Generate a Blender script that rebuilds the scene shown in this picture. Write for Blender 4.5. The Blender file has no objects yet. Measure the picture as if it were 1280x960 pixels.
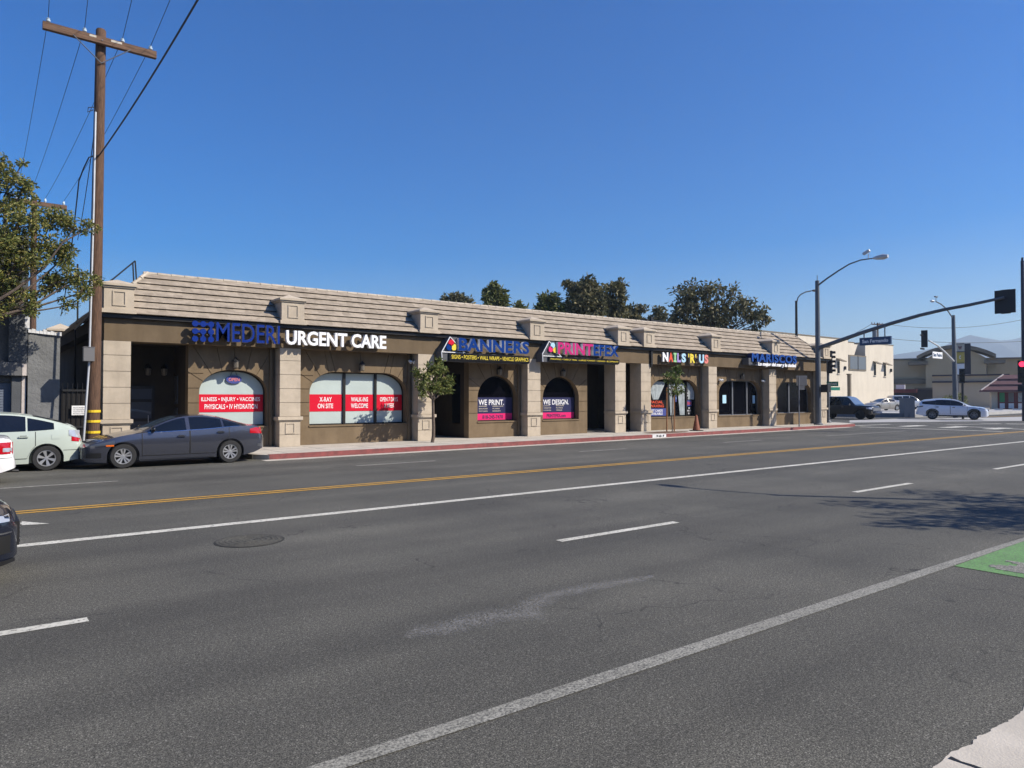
import bpy, bmesh, math, random
from mathutils import Vector, Matrix
R = math.radians
rnd = random.Random(11)
scene = bpy.context.scene
COL = scene.collection

# ------------------------------------------------------------------ camera model (also used to survey points of the photograph onto real planes)
F, CH, VX, HZ = 887.0, 1.85, 1785.0, 497.0
YAW = math.atan((VX-640)/F); PITCH = math.atan((HZ-480)/F)
AX = (math.cos(YAW), math.sin(YAW)); RX = (math.sin(YAW), -math.cos(YAW))
CP, SP = math.cos(PITCH), math.sin(PITCH)
def ray(px, py):
    x = (px-640)/F; y = -(py-480)/F
    f = CP-y*SP; u = SP+y*CP
    return (AX[0]*f+RX[0]*x, AX[1]*f+RX[1]*x, u)
def PY(px, py, Y):
    d = ray(px, py); t = Y/d[1]; return Vector((d[0]*t, Y, CH+d[2]*t))
def PZ(px, py, Z=0.0):
    d = ray(px, py); t = (Z-CH)/d[2]; return Vector((d[0]*t, d[1]*t, Z))
def PX(px, py, X):
    d = ray(px, py); t = X/d[0]; return Vector((X, d[1]*t, CH+d[2]*t))
def PD(px, py, D):
    d = ray(px, py); t = D/(d[0]*AX[0]+d[1]*AX[1]); return Vector((d[0]*t, d[1]*t, CH+d[2]*t))

cam = bpy.data.cameras.new('camera'); camo = bpy.data.objects.new('camera', cam); COL.objects.link(camo)
camo.location = (0, 0, CH)
camo.rotation_euler = (math.pi/2+PITCH, 0, YAW-math.pi/2)
cam.lens = 36*F/1280; cam.sensor_width = 36; cam.sensor_fit = 'HORIZONTAL'
cam.clip_start = 0.1; cam.clip_end = 20000
scene.camera = camo

# ------------------------------------------------------------------ light
sun_h = Vector((0.63, -0.777)).normalized(); EL = R(39)
sdir = Vector((sun_h.x*math.cos(EL), sun_h.y*math.cos(EL), math.sin(EL)))
sl = bpy.data.lights.new('sun', 'SUN'); so = bpy.data.objects.new('sun', sl); COL.objects.link(so)
sl.energy = 5.0; sl.angle = R(0.5); sl.color = (1, 0.925, 0.81)
so.rotation_euler = sdir.to_track_quat('Z', 'Y').to_euler(); so.location = (0, 0, 60)
w = bpy.data.worlds.new('World'); scene.world = w; w.use_nodes = True
nt = w.node_tree; bg = nt.nodes['Background']
sky = nt.nodes.new('ShaderNodeTexSky'); sky.sky_type = 'NISHITA'; sky.sun_disc = False
sky.sun_elevation = EL; sky.sun_rotation = math.atan2(sun_h.x, sun_h.y)
sky.altitude = 200; sky.air_density = 1.0; sky.dust_density = 0.8; sky.ozone_density = 3.0
hs = nt.nodes.new('ShaderNodeHueSaturation'); hs.inputs['Saturation'].default_value = 1.70; hs.inputs['Value'].default_value = 1.0; hs.inputs['Hue'].default_value = 0.514
nt.links.new(sky.outputs[0], hs.inputs['Color']); nt.links.new(hs.outputs[0], bg.inputs[0]); bg.inputs[1].default_value = 0.108
scene.view_settings.view_transform = 'Standard'; scene.view_settings.look = 'None'
scene.view_settings.exposure = 0.46; scene.view_settings.gamma = 1.0; scene.view_settings.use_curve_mapping = False
scene.cycles.max_bounces = 6; scene.cycles.diffuse_bounces = 1; scene.cycles.transparent_max_bounces = 8
scene.cycles.use_denoising = True

# ------------------------------------------------------------------ materials
def mat(name, col, rough=0.7, metal=0.0, var=0.0, vscale=3.0, bump=0.0, bscale=60.0, spec=0.5, coat=0.0, emit=None, col2=None, detail=4, streak=0.0):
    m = bpy.data.materials.new(name); m.use_nodes = True
    n = m.node_tree.nodes; l = m.node_tree.links; b = n['Principled BSDF']
    b.inputs['Base Color'].default_value = (*col, 1); b.inputs['Roughness'].default_value = rough
    b.inputs['Metallic'].default_value = metal; b.inputs['Specular IOR Level'].default_value = spec
    b.inputs['Coat Weight'].default_value = coat; b.inputs['Coat Roughness'].default_value = 0.04
    if emit: b.inputs['Emission Color'].default_value = (*emit[:3], 1); b.inputs['Emission Strength'].default_value = emit[3]
    if var or bump or col2:
        tc = n.new('ShaderNodeTexCoord')
    if var or col2:
        c2 = col2 or tuple(max(0, c*(1-var)) for c in col)
        nz = n.new('ShaderNodeTexNoise'); nz.inputs['Scale'].default_value = vscale; nz.inputs['Detail'].default_value = detail; nz.inputs['Roughness'].default_value = 0.65
        l.new(tc.outputs['Object'], nz.inputs['Vector'])
        rp = n.new('ShaderNodeValToRGB'); rp.color_ramp.elements[0].position = 0.32; rp.color_ramp.elements[1].position = 0.68
        rp.color_ramp.elements[0].color = (*c2, 1); rp.color_ramp.elements[1].color = (*tuple(min(1, c*(1+var*0.5)) for c in col), 1)
        l.new(nz.outputs['Fac'], rp.inputs[0]); l.new(rp.outputs[0], b.inputs['Base Color'])
        if streak:                                  # rain streaks and grime: tall thin noise
            mp = n.new('ShaderNodeMapping'); mp.inputs['Scale'].default_value = (1.7, 1.7, 0.30); l.new(tc.outputs['Object'], mp.inputs[0])
            ns = n.new('ShaderNodeTexNoise'); ns.inputs['Scale'].default_value = 1.0; ns.inputs['Detail'].default_value = 7; ns.inputs['Roughness'].default_value = 0.7; l.new(mp.outputs[0], ns.inputs['Vector'])
            r2_ = n.new('ShaderNodeValToRGB'); r2_.color_ramp.elements[0].position = 0.36; r2_.color_ramp.elements[1].position = 0.56
            r2_.color_ramp.elements[0].color = (1-streak*1.6, 1-streak*1.65, 1-streak*1.7, 1); r2_.color_ramp.elements[1].color = (1+streak*.15, 1+streak*.15, 1+streak*.15, 1); l.new(ns.outputs['Fac'], r2_.inputs[0])
            mx_ = n.new('ShaderNodeMix'); mx_.data_type = 'RGBA'; mx_.blend_type = 'MULTIPLY'; mx_.inputs[0].default_value = 1.0
            l.new(rp.outputs[0], mx_.inputs[6]); l.new(r2_.outputs[0], mx_.inputs[7]); l.new(mx_.outputs[2], b.inputs['Base Color'])
    if bump:
        nb = n.new('ShaderNodeTexNoise'); nb.inputs['Scale'].default_value = bscale; nb.inputs['Detail'].default_value = 3
        l.new(tc.outputs['Object'], nb.inputs['Vector'])
        bp = n.new('ShaderNodeBump'); bp.inputs['Strength'].default_value = bump; bp.inputs['Distance'].default_value = 0.02
        l.new(nb.outputs['Fac'], bp.inputs['Height']); l.new(bp.outputs[0], b.inputs['Normal'])
    return m

def ramp(n, l, src, p0, p1, c0=(0, 0, 0, 1), c1=(1, 1, 1, 1)):
    rp = n.new('ShaderNodeValToRGB'); e = rp.color_ramp.elements
    e[0].position = p0; e[1].position = p1; e[0].color = c0; e[1].color = c1
    l.new(src, rp.inputs[0]); return rp.outputs[0]
def mix(n, l, fac, a, b, mode='MIX'):
    m = n.new('ShaderNodeMix'); m.data_type = 'RGBA'; m.blend_type = mode
    for s, v in ((m.inputs[0], fac), (m.inputs[6], a), (m.inputs[7], b)):
        if hasattr(v, 'is_output'): l.new(v, s)
        elif isinstance(v, (int, float)): s.default_value = v
        else: s.default_value = (*v, 1) if len(v) == 3 else v
    return m.outputs[2]
def noise(n, l, vec, scale, detail=3, rough=0.6, mapping=None):
    if mapping:
        mp = n.new('ShaderNodeMapping'); mp.inputs['Scale'].default_value = mapping; l.new(vec, mp.inputs[0]); vec = mp.outputs[0]
    z = n.new('ShaderNodeTexNoise'); z.inputs['Scale'].default_value = scale; z.inputs['Detail'].default_value = detail; z.inputs['Roughness'].default_value = rough
    l.new(vec, z.inputs['Vector']); return z.outputs['Fac']

def asphalt_nodes(m, n, l):
    tc = n.new('ShaderNodeTexCoord'); v = tc.outputs['Object']
    fine = noise(n, l, v, 110, 4, 0.8)
    mid = noise(n, l, v, 42, 3, 0.7)
    base = ramp(n, l, fine, 0.42, 0.60, (0.022, 0.0213, 0.0185, 1), (0.168, 0.162, 0.137, 1))
    base = mix(n, l, 1.0, base, ramp(n, l, mid, 0.40, 0.60, (0.72, 0.72, 0.72, 1), (1.32, 1.32, 1.32, 1)), 'MULTIPLY')
    vo = n.new('ShaderNodeTexVoronoi'); vo.inputs['Scale'].default_value = 150; l.new(v, vo.inputs['Vector'])
    chips = n.new('ShaderNodeMath'); chips.operation = 'GREATER_THAN'; chips.inputs[1].default_value = 0.965
    sp = n.new('ShaderNodeSeparateColor'); l.new(vo.outputs['Color'], sp.inputs[0]); l.new(sp.outputs[0], chips.inputs[0])
    base = mix(n, l, chips.outputs[0], base, (0.24, 0.23, 0.20))
    big = noise(n, l, v, 0.35, 5, 0.6)
    base = mix(n, l, 1.0, base, ramp(n, l, big, 0.3, 0.7, (0.74, 0.74, 0.745, 1), (1.16, 1.15, 1.13, 1)), 'MULTIPLY')
    tracks = noise(n, l, v, 1.0, 3, 0.5, (0.03, 0.85, 1))
    base = mix(n, l, 1.0, base, ramp(n, l, tracks, 0.35, 0.65, (0.78, 0.78, 0.785, 1), (1.13, 1.13, 1.12, 1)), 'MULTIPLY')
    # cracks: voronoi cell borders, bent by noise and kept only in patches
    wn = n.new('ShaderNodeTexNoise'); wn.inputs['Scale'].default_value = 1.6; wn.inputs['Detail'].default_value = 5; l.new(v, wn.inputs['Vector'])
    ad = n.new('ShaderNodeMix'); ad.data_type = 'RGBA'; ad.blend_type = 'ADD'; ad.inputs[0].default_value = 0.9; l.new(v, ad.inputs[6]); l.new(wn.outputs['Color'], ad.inputs[7])
    cr = n.new('ShaderNodeTexVoronoi'); cr.feature = 'DISTANCE_TO_EDGE'; cr.inputs['Scale'].default_value = 0.38; l.new(ad.outputs[2], cr.inputs['Vector'])
    line = ramp(n, l, cr.outputs['Distance'], 0.0, 0.005, (1, 1, 1, 1), (0, 0, 0, 1))
    msk = ramp(n, l, noise(n, l, v, 0.42, 4), 0.47, 0.56)
    mm = n.new('ShaderNodeMath'); mm.operation = 'MULTIPLY'; l.new(line, mm.inputs[0]); l.new(msk, mm.inputs[1])
    m2 = n.new('ShaderNodeMath'); m2.operation = 'MULTIPLY'; m2.inputs[1].default_value = 0.75; l.new(mm.outputs[0], m2.inputs[0])
    base = mix(n, l, m2.outputs[0], base, (0.009, 0.009, 0.009))
    # oil spots
    sp2 = ramp(n, l, noise(n, l, v, 2.3, 2), 0.74, 0.78)
    m3 = n.new('ShaderNodeMath'); m3.operation = 'MULTIPLY'; m3.inputs[1].default_value = 0.55; l.new(sp2, m3.inputs[0])
    base = mix(n, l, m3.outputs[0], base, (0.015, 0.015, 0.015))
    return base, fine, v
def asphalt_mat():
    m = bpy.data.materials.new('asphalt'); m.use_nodes = True
    n = m.node_tree.nodes; l = m.node_tree.links; b = n['Principled BSDF']
    base, fine, v = asphalt_nodes(m, n, l)
    l.new(base, b.inputs['Base Color']); b.inputs['Roughness'].default_value = 0.85; b.inputs['Specular IOR Level'].default_value = 0.35
    bp = n.new('ShaderNodeBump'); bp.inputs['Strength'].default_value = 0.35; bp.inputs['Distance'].default_value = 0.008
    l.new(fine, bp.inputs['Height']); l.new(bp.outputs[0], b.inputs['Normal'])
    return m
def paint_mat(name, col, wear0, wear1, wscale=28):
    """road paint: worn through to the asphalt where the noise says so"""
    m = bpy.data.materials.new(name); m.use_nodes = True
    n = m.node_tree.nodes; l = m.node_tree.links; b = n['Principled BSDF']
    base, fine, v = asphalt_nodes(m, n, l)
    nz = noise(n, l, v, wscale, 5, 0.75)
    fac = ramp(n, l, nz, wear0, wear1)
    dirt = ramp(n, l, noise(n, l, v, 2.5, 4), 0.3, 0.7, (0.72, 0.72, 0.70, 1), (1, 1, 1, 1))
    pc = mix(n, l, 1.0, dirt, col, 'MULTIPLY')
    l.new(mix(n, l, fac, base, pc), b.inputs['Base Color']); b.inputs['Roughness'].default_value = 0.75
    return m

M = {}
M['asphalt'] = asphalt_mat()
M['white_paint'] = paint_mat('white road paint', (0.66, 0.635, 0.55), 0.36, 0.47, 22)
M['worn_paint'] = paint_mat('worn white road paint', (0.43, 0.415, 0.355), 0.40, 0.62, 60)
M['faint_paint'] = paint_mat('faint white road paint', (0.50, 0.485, 0.42), 0.38, 0.60, 16)
M['yellow_paint'] = paint_mat('yellow road paint', (0.60, 0.33, 0.04), 0.36, 0.48, 22)
M['green_paint'] = paint_mat('green lane paint', (0.15, 0.34, 0.095), 0.34, 0.56, 45)
M['concrete'] = mat('concrete', (0.50, 0.455, 0.385), 0.85, var=0.2, vscale=1.6, bump=0.25, bscale=80, detail=8)
M['concrete_dirty'] = mat('dirty concrete', (0.30, 0.275, 0.235), 0.9, var=0.35, vscale=2.2, bump=0.25, bscale=60, detail=8)
M['lot'] = mat('lot concrete', (0.40, 0.39, 0.37), 0.9, var=0.15, vscale=0.5)
M['ground'] = mat('dry ground', (0.20, 0.18, 0.15), 0.95, var=0.3, vscale=0.05)
M['dirt'] = mat('dirt', (0.13, 0.075, 0.045), 0.95, var=0.4, vscale=6, bump=0.6, bscale=25)
M['red_kerb'] = mat('red kerb paint', (0.225, 0.056, 0.052), 0.8, var=0.45, vscale=5, col2=(0.14, 0.046, 0.043), bump=0.2, detail=8)
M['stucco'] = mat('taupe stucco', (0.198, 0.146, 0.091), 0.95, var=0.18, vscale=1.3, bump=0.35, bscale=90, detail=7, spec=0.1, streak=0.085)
M['stucco_shade'] = mat('shade darkened stucco', (0.058, 0.046, 0.035), 0.95, var=0.2, vscale=1.5, bump=0.3, bscale=90, spec=0.1)  # darker copy of the stucco: shade of recesses and flank put into its colour
M['fascia'] = mat('fascia stucco', (0.160, 0.119, 0.075), 0.95, var=0.14, vscale=1.2, bump=0.25, bscale=90, spec=0.1, streak=0.085)
M['stone'] = mat('beige cast stone', (0.50, 0.425, 0.328), 0.9, var=0.14, vscale=2.2, bump=0.4, bscale=70, detail=7, spec=0.15, streak=0.06)
M['ridge'] = mat('pale ridge tile', (0.44, 0.38, 0.30), 0.85, var=0.25, vscale=3)
M['flat_roof'] = mat('flat roof felt', (0.20, 0.19, 0.18), 0.95)
M['dark_metal'] = mat('dark bronze metal', (0.02, 0.018, 0.016), 0.45, 0.3)
M['black_metal'] = mat('black metal', (0.012, 0.012, 0.013), 0.5, 0.0)
M['grey_metal'] = mat('galvanised grey steel', (0.17, 0.18, 0.20), 0.55, 0.35, var=0.15, vscale=4)
M['pole_grey'] = mat('grey painted pole', (0.10, 0.112, 0.128), 0.55, 0.1, var=0.15, vscale=2)
M['light_metal'] = mat('light galvanised pipe', (0.52, 0.53, 0.54), 0.5, 0.3, var=0.1, vscale=4)
M['glass_dark'] = mat('dark window glass', (0.003, 0.003, 0.005), 0.05, spec=0.06)
M['glass_blue'] = mat('bluish window glass', (0.09, 0.10, 0.12), 0.05, spec=1.0)
M['film'] = mat('frosted window film', (0.47, 0.54, 0.515), 0.3, var=0.06, vscale=1.5, spec=0.4)
M['red_vinyl'] = mat('red vinyl', (0.62, 0.008, 0.03), 0.35, spec=0.3)
M['navy_vinyl'] = mat('navy vinyl', (0.028, 0.03, 0.085), 0.35, spec=0.3)
M['pink_vinyl'] = mat('magenta vinyl', (0.72, 0.025, 0.16), 0.35, spec=0.3)
M['blue_vinyl'] = mat('blue vinyl', (0.06, 0.075, 0.26), 0.35)
M['white'] = mat('white plastic', (0.82, 0.82, 0.82), 0.4)
M['white_glow'] = mat('white acrylic', (0.86, 0.86, 0.86), 0.35)
M['letter_side'] = mat('grey letter return', (0.32, 0.32, 0.34), 0.5)
M['letter_side_white'] = mat('white letter return', (0.74, 0.74, 0.75), 0.5)
M['letter_side_blue'] = mat('dark blue letter return', (0.012, 0.02, 0.10), 0.5)
M['blue'] = mat('blue acrylic', (0.002, 0.024, 0.20), 0.4, spec=0.2)
M['blue2'] = mat('royal blue acrylic', (0.001, 0.033, 0.19), 0.4, spec=0.15)
M['blue3'] = mat('medium blue acrylic', (0.010, 0.06, 0.27), 0.4, spec=0.2)
M['pink'] = mat('pink acrylic', (0.50, 0.022, 0.16), 0.4, spec=0.2)
M['yellow'] = mat('yellow letters', (0.80, 0.66, 0.12), 0.4)
M['gold'] = mat('gold letters', (0.80, 0.62, 0.05), 0.4)
M['orange_letter'] = mat('red orange letters', (0.75, 0.085, 0.03), 0.4)
M['cyan_letter'] = mat('pale blue letters', (0.42, 0.66, 0.80), 0.4)
M['lime_letter'] = mat('green letters', (0.33, 0.62, 0.30), 0.4)
M['violet_letter'] = mat('violet letters', (0.36, 0.27, 0.58), 0.4)
M['salmon_letter'] = mat('salmon letters', (0.75, 0.22, 0.18), 0.4)
M['black'] = mat('black panel', (0.008, 0.008, 0.009), 0.6, spec=0.1)
M['sign_grey'] = mat('grey sign panel', (0.095, 0.097, 0.105), 0.5, spec=0.2)
M['mint'] = mat('pale mint paint', (0.44, 0.495, 0.43), 0.35, coat=0.6, spec=0.5)
M['civic_grey'] = mat('grey car paint', (0.080, 0.086, 0.112), 0.24, 0.65, coat=1.0)
M['car_white'] = mat('white car paint', (0.78, 0.78, 0.77), 0.3, coat=1.0)
M['car_pearl'] = mat('pearl white car paint', (0.62, 0.66, 0.74), 0.3, coat=1.0)
M['car_black'] = mat('black blue car paint', (0.010, 0.014, 0.028), 0.25, 0.3, coat=1.0)
M['truck_black'] = mat('black truck paint', (0.006, 0.006, 0.007), 0.3, coat=0.6)
M['car_silver'] = mat('silver beige car paint', (0.34, 0.32, 0.29), 0.35, 0.5, coat=0.8)
M['car_silver2'] = mat('silver car paint', (0.50, 0.50, 0.51), 0.35, 0.5, coat=0.8)
M['car_glass'] = mat('tinted car glass', (0.006, 0.008, 0.012), 0.03, spec=0.6)
M['screen_glass'] = mat('windshield glass', (0.05, 0.07, 0.09), 0.03, spec=1.0)
M['rubber'] = mat('tyre rubber', (0.018, 0.018, 0.018), 0.8, bump=0.2, bscale=120)
M['seal'] = mat('black seal', (0.006, 0.006, 0.006), 0.7)
M['rim'] = mat('silver alloy', (0.62, 0.63, 0.65), 0.28, 0.75)
M['chrome'] = mat('chrome trim', (0.75, 0.75, 0.76), 0.12, 1.0)
M['rim_dark'] = mat('wheel well dark', (0.01, 0.01, 0.01), 0.7)
M['tail_red'] = mat('red tail lamp', (0.42, 0.006, 0.012), 0.12, coat=0.6)
M['lamp_clear'] = mat('clear lamp lens', (0.45, 0.47, 0.50), 0.1, 0.3, coat=1.0)
M['lamp_dark'] = mat('smoked lamp lens', (0.06, 0.065, 0.075), 0.1, coat=1.0)
M['amber'] = mat('amber reflector', (0.75, 0.14, 0.01), 0.25)
M['wood'] = None
M['band_yellow'] = mat('yellow band', (0.80, 0.52, 0.02), 0.6)
M['porcelain'] = mat('glassy insulator', (0.55, 0.66, 0.72), 0.15)
M['wire'] = mat('wire', (0.03, 0.03, 0.035), 0.6)
M['bark'] = mat('bark', (0.14, 0.105, 0.08), 0.95, var=0.4, vscale=9, bump=0.8, bscale=40)
M['stake'] = mat('wood stake', (0.30, 0.14, 0.06), 0.9, var=0.2, vscale=8)
M['gray_stucco'] = mat('grey stucco', (0.17, 0.172, 0.170), 0.95, var=0.2, vscale=2.5, bump=1.0, bscale=14, detail=6)
M['charcoal'] = mat('charcoal stucco', (0.085, 0.09, 0.096), 0.95, var=0.12, vscale=1.6, bump=0.5, bscale=30)
M['greige'] = mat('grey band stucco', (0.125, 0.125, 0.127), 0.95, var=0.1, vscale=2)
M['coping'] = mat('white coping', (0.66, 0.66, 0.66), 0.8, var=0.2, vscale=7)
M['shutter'] = mat('blue grey shutter', (0.13, 0.155, 0.20), 0.6)
M['pale_trim'] = mat('pale trim', (0.52, 0.46, 0.42), 0.85, var=0.2, vscale=9)
M['cream'] = mat('cream stucco', (0.62, 0.555, 0.45), 0.9, var=0.05, vscale=0.4, bump=0.1, bscale=20, spec=0.15, streak=0.05)
M['tan_store'] = mat('tan store wall', (0.42, 0.335, 0.215), 0.95, var=0.06, vscale=0.2, spec=0.1)
M['tan_store2'] = mat('grey tan wall', (0.46, 0.385, 0.285), 0.95, var=0.08, vscale=0.3, spec=0.1)
M['tan_light'] = mat('pale tan wall', (0.40, 0.36, 0.27), 0.95, var=0.06, vscale=0.3)
M['brown_band'] = mat('dark band', (0.035, 0.033, 0.045), 0.8)
M['trim_taupe'] = mat('taupe cornice', (0.165, 0.138, 0.10), 0.9)
M['red_roof'] = mat('maroon roof', (0.12, 0.055, 0.06), 0.8, var=0.15, vscale=2)
M['maroon'] = mat('maroon paint', (0.15, 0.03, 0.035), 0.7)
M['street_blue'] = mat('blue street sign', (0.020, 0.055, 0.13), 0.45)
M['street_green'] = mat('green street sign', (0.01, 0.20, 0.14), 0.45)
M['sign_white'] = mat('white sign face', (0.80, 0.80, 0.79), 0.5)
M['lamp_ivory'] = mat('dusty lamp glass', (0.16, 0.14, 0.11), 0.3)
M['ivory'] = mat('ivory sign face', (0.50, 0.45, 0.36), 0.5)
M['sign_yellow'] = mat('yellow sign face', (0.50, 0.38, 0.08), 0.5)
M['sign_navy'] = mat('dark navy sign side', (0.018, 0.022, 0.04), 0.5)
M['sign_back'] = mat('aluminium sign back', (0.16, 0.155, 0.155), 0.6, 0.3)
M['signal_red'] = mat('lit red lens', (0.5, 0.01, 0.03), 0.3, emit=(1.0, 0.03, 0.08, 2.2))
M['signal_black'] = mat('black signal housing', (0.012, 0.013, 0.016), 0.6)
M['lens_off'] = mat('unlit lens', (0.02, 0.018, 0.018), 0.25)
M['cone'] = mat('dark orange cone', (0.20, 0.055, 0.02), 0.7)
M['manhole'] = mat('cast iron cover', (0.085, 0.082, 0.070), 0.85, 0.0, var=0.35, vscale=22, bump=0.8, bscale=30, spec=0.2)
M['poster_green'] = mat('green poster', (0.03, 0.25, 0.09), 0.5)
M['curtain'] = mat('grey curtain print', (0.34, 0.38, 0.39), 0.5, var=0.35, vscale=3)
M['cabinet'] = mat('grey pillar', (0.17, 0.175, 0.185), 0.7, var=0.1, vscale=1)

def wood_mat():
    m = bpy.data.materials.new('weathered pole wood'); m.use_nodes = True
    n = m.node_tree.nodes; l = m.node_tree.links; b = n['Principled BSDF']
    tc = n.new('ShaderNodeTexCoord'); v = tc.outputs['Object']
    g = noise(n, l, v, 9.0, 6, 0.7, (5, 5, 0.35))
    c = ramp(n, l, g, 0.32, 0.7, (0.038, 0.02, 0.012, 1), (0.165, 0.09, 0.052, 1))
    l.new(c, b.inputs['Base Color']); b.inputs['Roughness'].default_value = 0.9
    bp = n.new('ShaderNodeBump'); bp.inputs['Strength'].default_value = 0.6; bp.inputs['Distance'].default_value = 0.02
    l.new(g, bp.inputs['Height']); l.new(bp.outputs[0], b.inputs['Normal'])
    return m
M['wood'] = wood_mat()
def arm_mat():
    m = bpy.data.materials.new('weathered arm wood'); m.use_nodes = True
    n = m.node_tree.nodes; l = m.node_tree.links; b = n['Principled BSDF']
    tc = n.new('ShaderNodeTexCoord'); v = tc.outputs['Object']
    g = noise(n, l, v, 9.0, 6, 0.7, (0.35, 5, 5))
    l.new(ramp(n, l, g, 0.32, 0.7, (0.05, 0.026, 0.015, 1), (0.24, 0.14, 0.085, 1)), b.inputs['Base Color']); b.inputs['Roughness'].default_value = 0.9
    return m
M['arm'] = arm_mat()
def tile_mat():
    m = bpy.data.materials.new('tan concrete roof tile'); m.use_nodes = True
    n = m.node_tree.nodes; l = m.node_tree.links; b = n['Principled BSDF']
    tc = n.new('ShaderNodeTexCoord'); v = tc.outputs['Object']
    g = noise(n, l, v, 5.0, 6, 0.7)
    c = ramp(n, l, g, 0.3, 0.7, (0.24, 0.198, 0.150, 1), (0.375, 0.313, 0.240, 1))
    # each tile's own tone: a cell per 0.3 m of the course
    mp = n.new('ShaderNodeMapping'); mp.inputs['Scale'].default_value = (3.3, 4.4, 4.4); l.new(v, mp.inputs[0])
    vo = n.new('ShaderNodeTexVoronoi'); vo.inputs['Scale'].default_value = 1.0; vo.inputs['Randomness'].default_value = 0.35; l.new(mp.outputs[0], vo.inputs['Vector'])
    bw = n.new('ShaderNodeRGBToBW'); l.new(vo.outputs['Color'], bw.inputs[0])
    c = mix(n, l, 1.0, c, ramp(n, l, bw.outputs[0], 0.2, 0.8, (0.84, 0.83, 0.82, 1), (1.1, 1.1, 1.1, 1)), 'MULTIPLY')
    l.new(c, b.inputs['Base Color']); b.inputs['Roughness'].default_value = 0.9
    wv = n.new('ShaderNodeTexWave'); wv.wave_type = 'BANDS'; wv.bands_direction = 'X'; wv.inputs['Scale'].default_value = 1.05; l.new(v, wv.inputs['Vector'])
    bp = n.new('ShaderNodeBump'); bp.inputs['Strength'].default_value = 0.15; bp.inputs['Distance'].default_value = 0.02
    l.new(wv.outputs['Fac'], bp.inputs['Height']); l.new(bp.outputs[0], b.inputs['Normal'])
    return m
M['tile'] = tile_mat()
def leaf_mat(name, c0, c1, c2):
    m = bpy.data.materials.new(name); m.use_nodes = True
    n = m.node_tree.nodes; l = m.node_tree.links; b = n['Principled BSDF']; out = n['Material Output']
    g = n.new('ShaderNodeNewGeometry')
    rp = n.new('ShaderNodeValToRGB'); e = rp.color_ramp.elements
    e[0].color = (*c0, 1); e[1].color = (*c2, 1); x = e.new(0.55); x.color = (*c1, 1)
    l.new(g.outputs['Random Per Island'], rp.inputs[0]); l.new(rp.outputs[0], b.inputs['Base Color'])
    b.inputs['Roughness'].default_value = 0.55; b.inputs['Specular IOR Level'].default_value = 0.35
    t = n.new('ShaderNodeBsdfTranslucent'); l.new(rp.outputs[0], t.inputs[0])
    ms = n.new('ShaderNodeMixShader'); ms.inputs[0].default_value = 0.25
    l.new(b.outputs[0], ms.inputs[1]); l.new(t.outputs[0], ms.inputs[2]); l.new(ms.outputs[0], out.inputs[0])
    return m
M['leaf_near'] = leaf_mat('olive leaves', (0.07, 0.095, 0.02), (0.17, 0.185, 0.045), (0.34, 0.28, 0.08))
M['leaf_street'] = leaf_mat('street tree leaves', (0.055, 0.085, 0.018), (0.135, 0.17, 0.036), (0.24, 0.23, 0.065))
M['leaf_young'] = leaf_mat('young tree leaves', (0.045, 0.085, 0.015), (0.10, 0.15, 0.03), (0.18, 0.20, 0.06))
M['leaf_euc'] = leaf_mat('dull eucalyptus leaves', (0.065, 0.072, 0.034), (0.14, 0.135, 0.062), (0.25, 0.215, 0.105))
M['leaf_green'] = leaf_mat('mid green leaves', (0.06, 0.085, 0.022), (0.135, 0.155, 0.04), (0.23, 0.215, 0.075))

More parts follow.
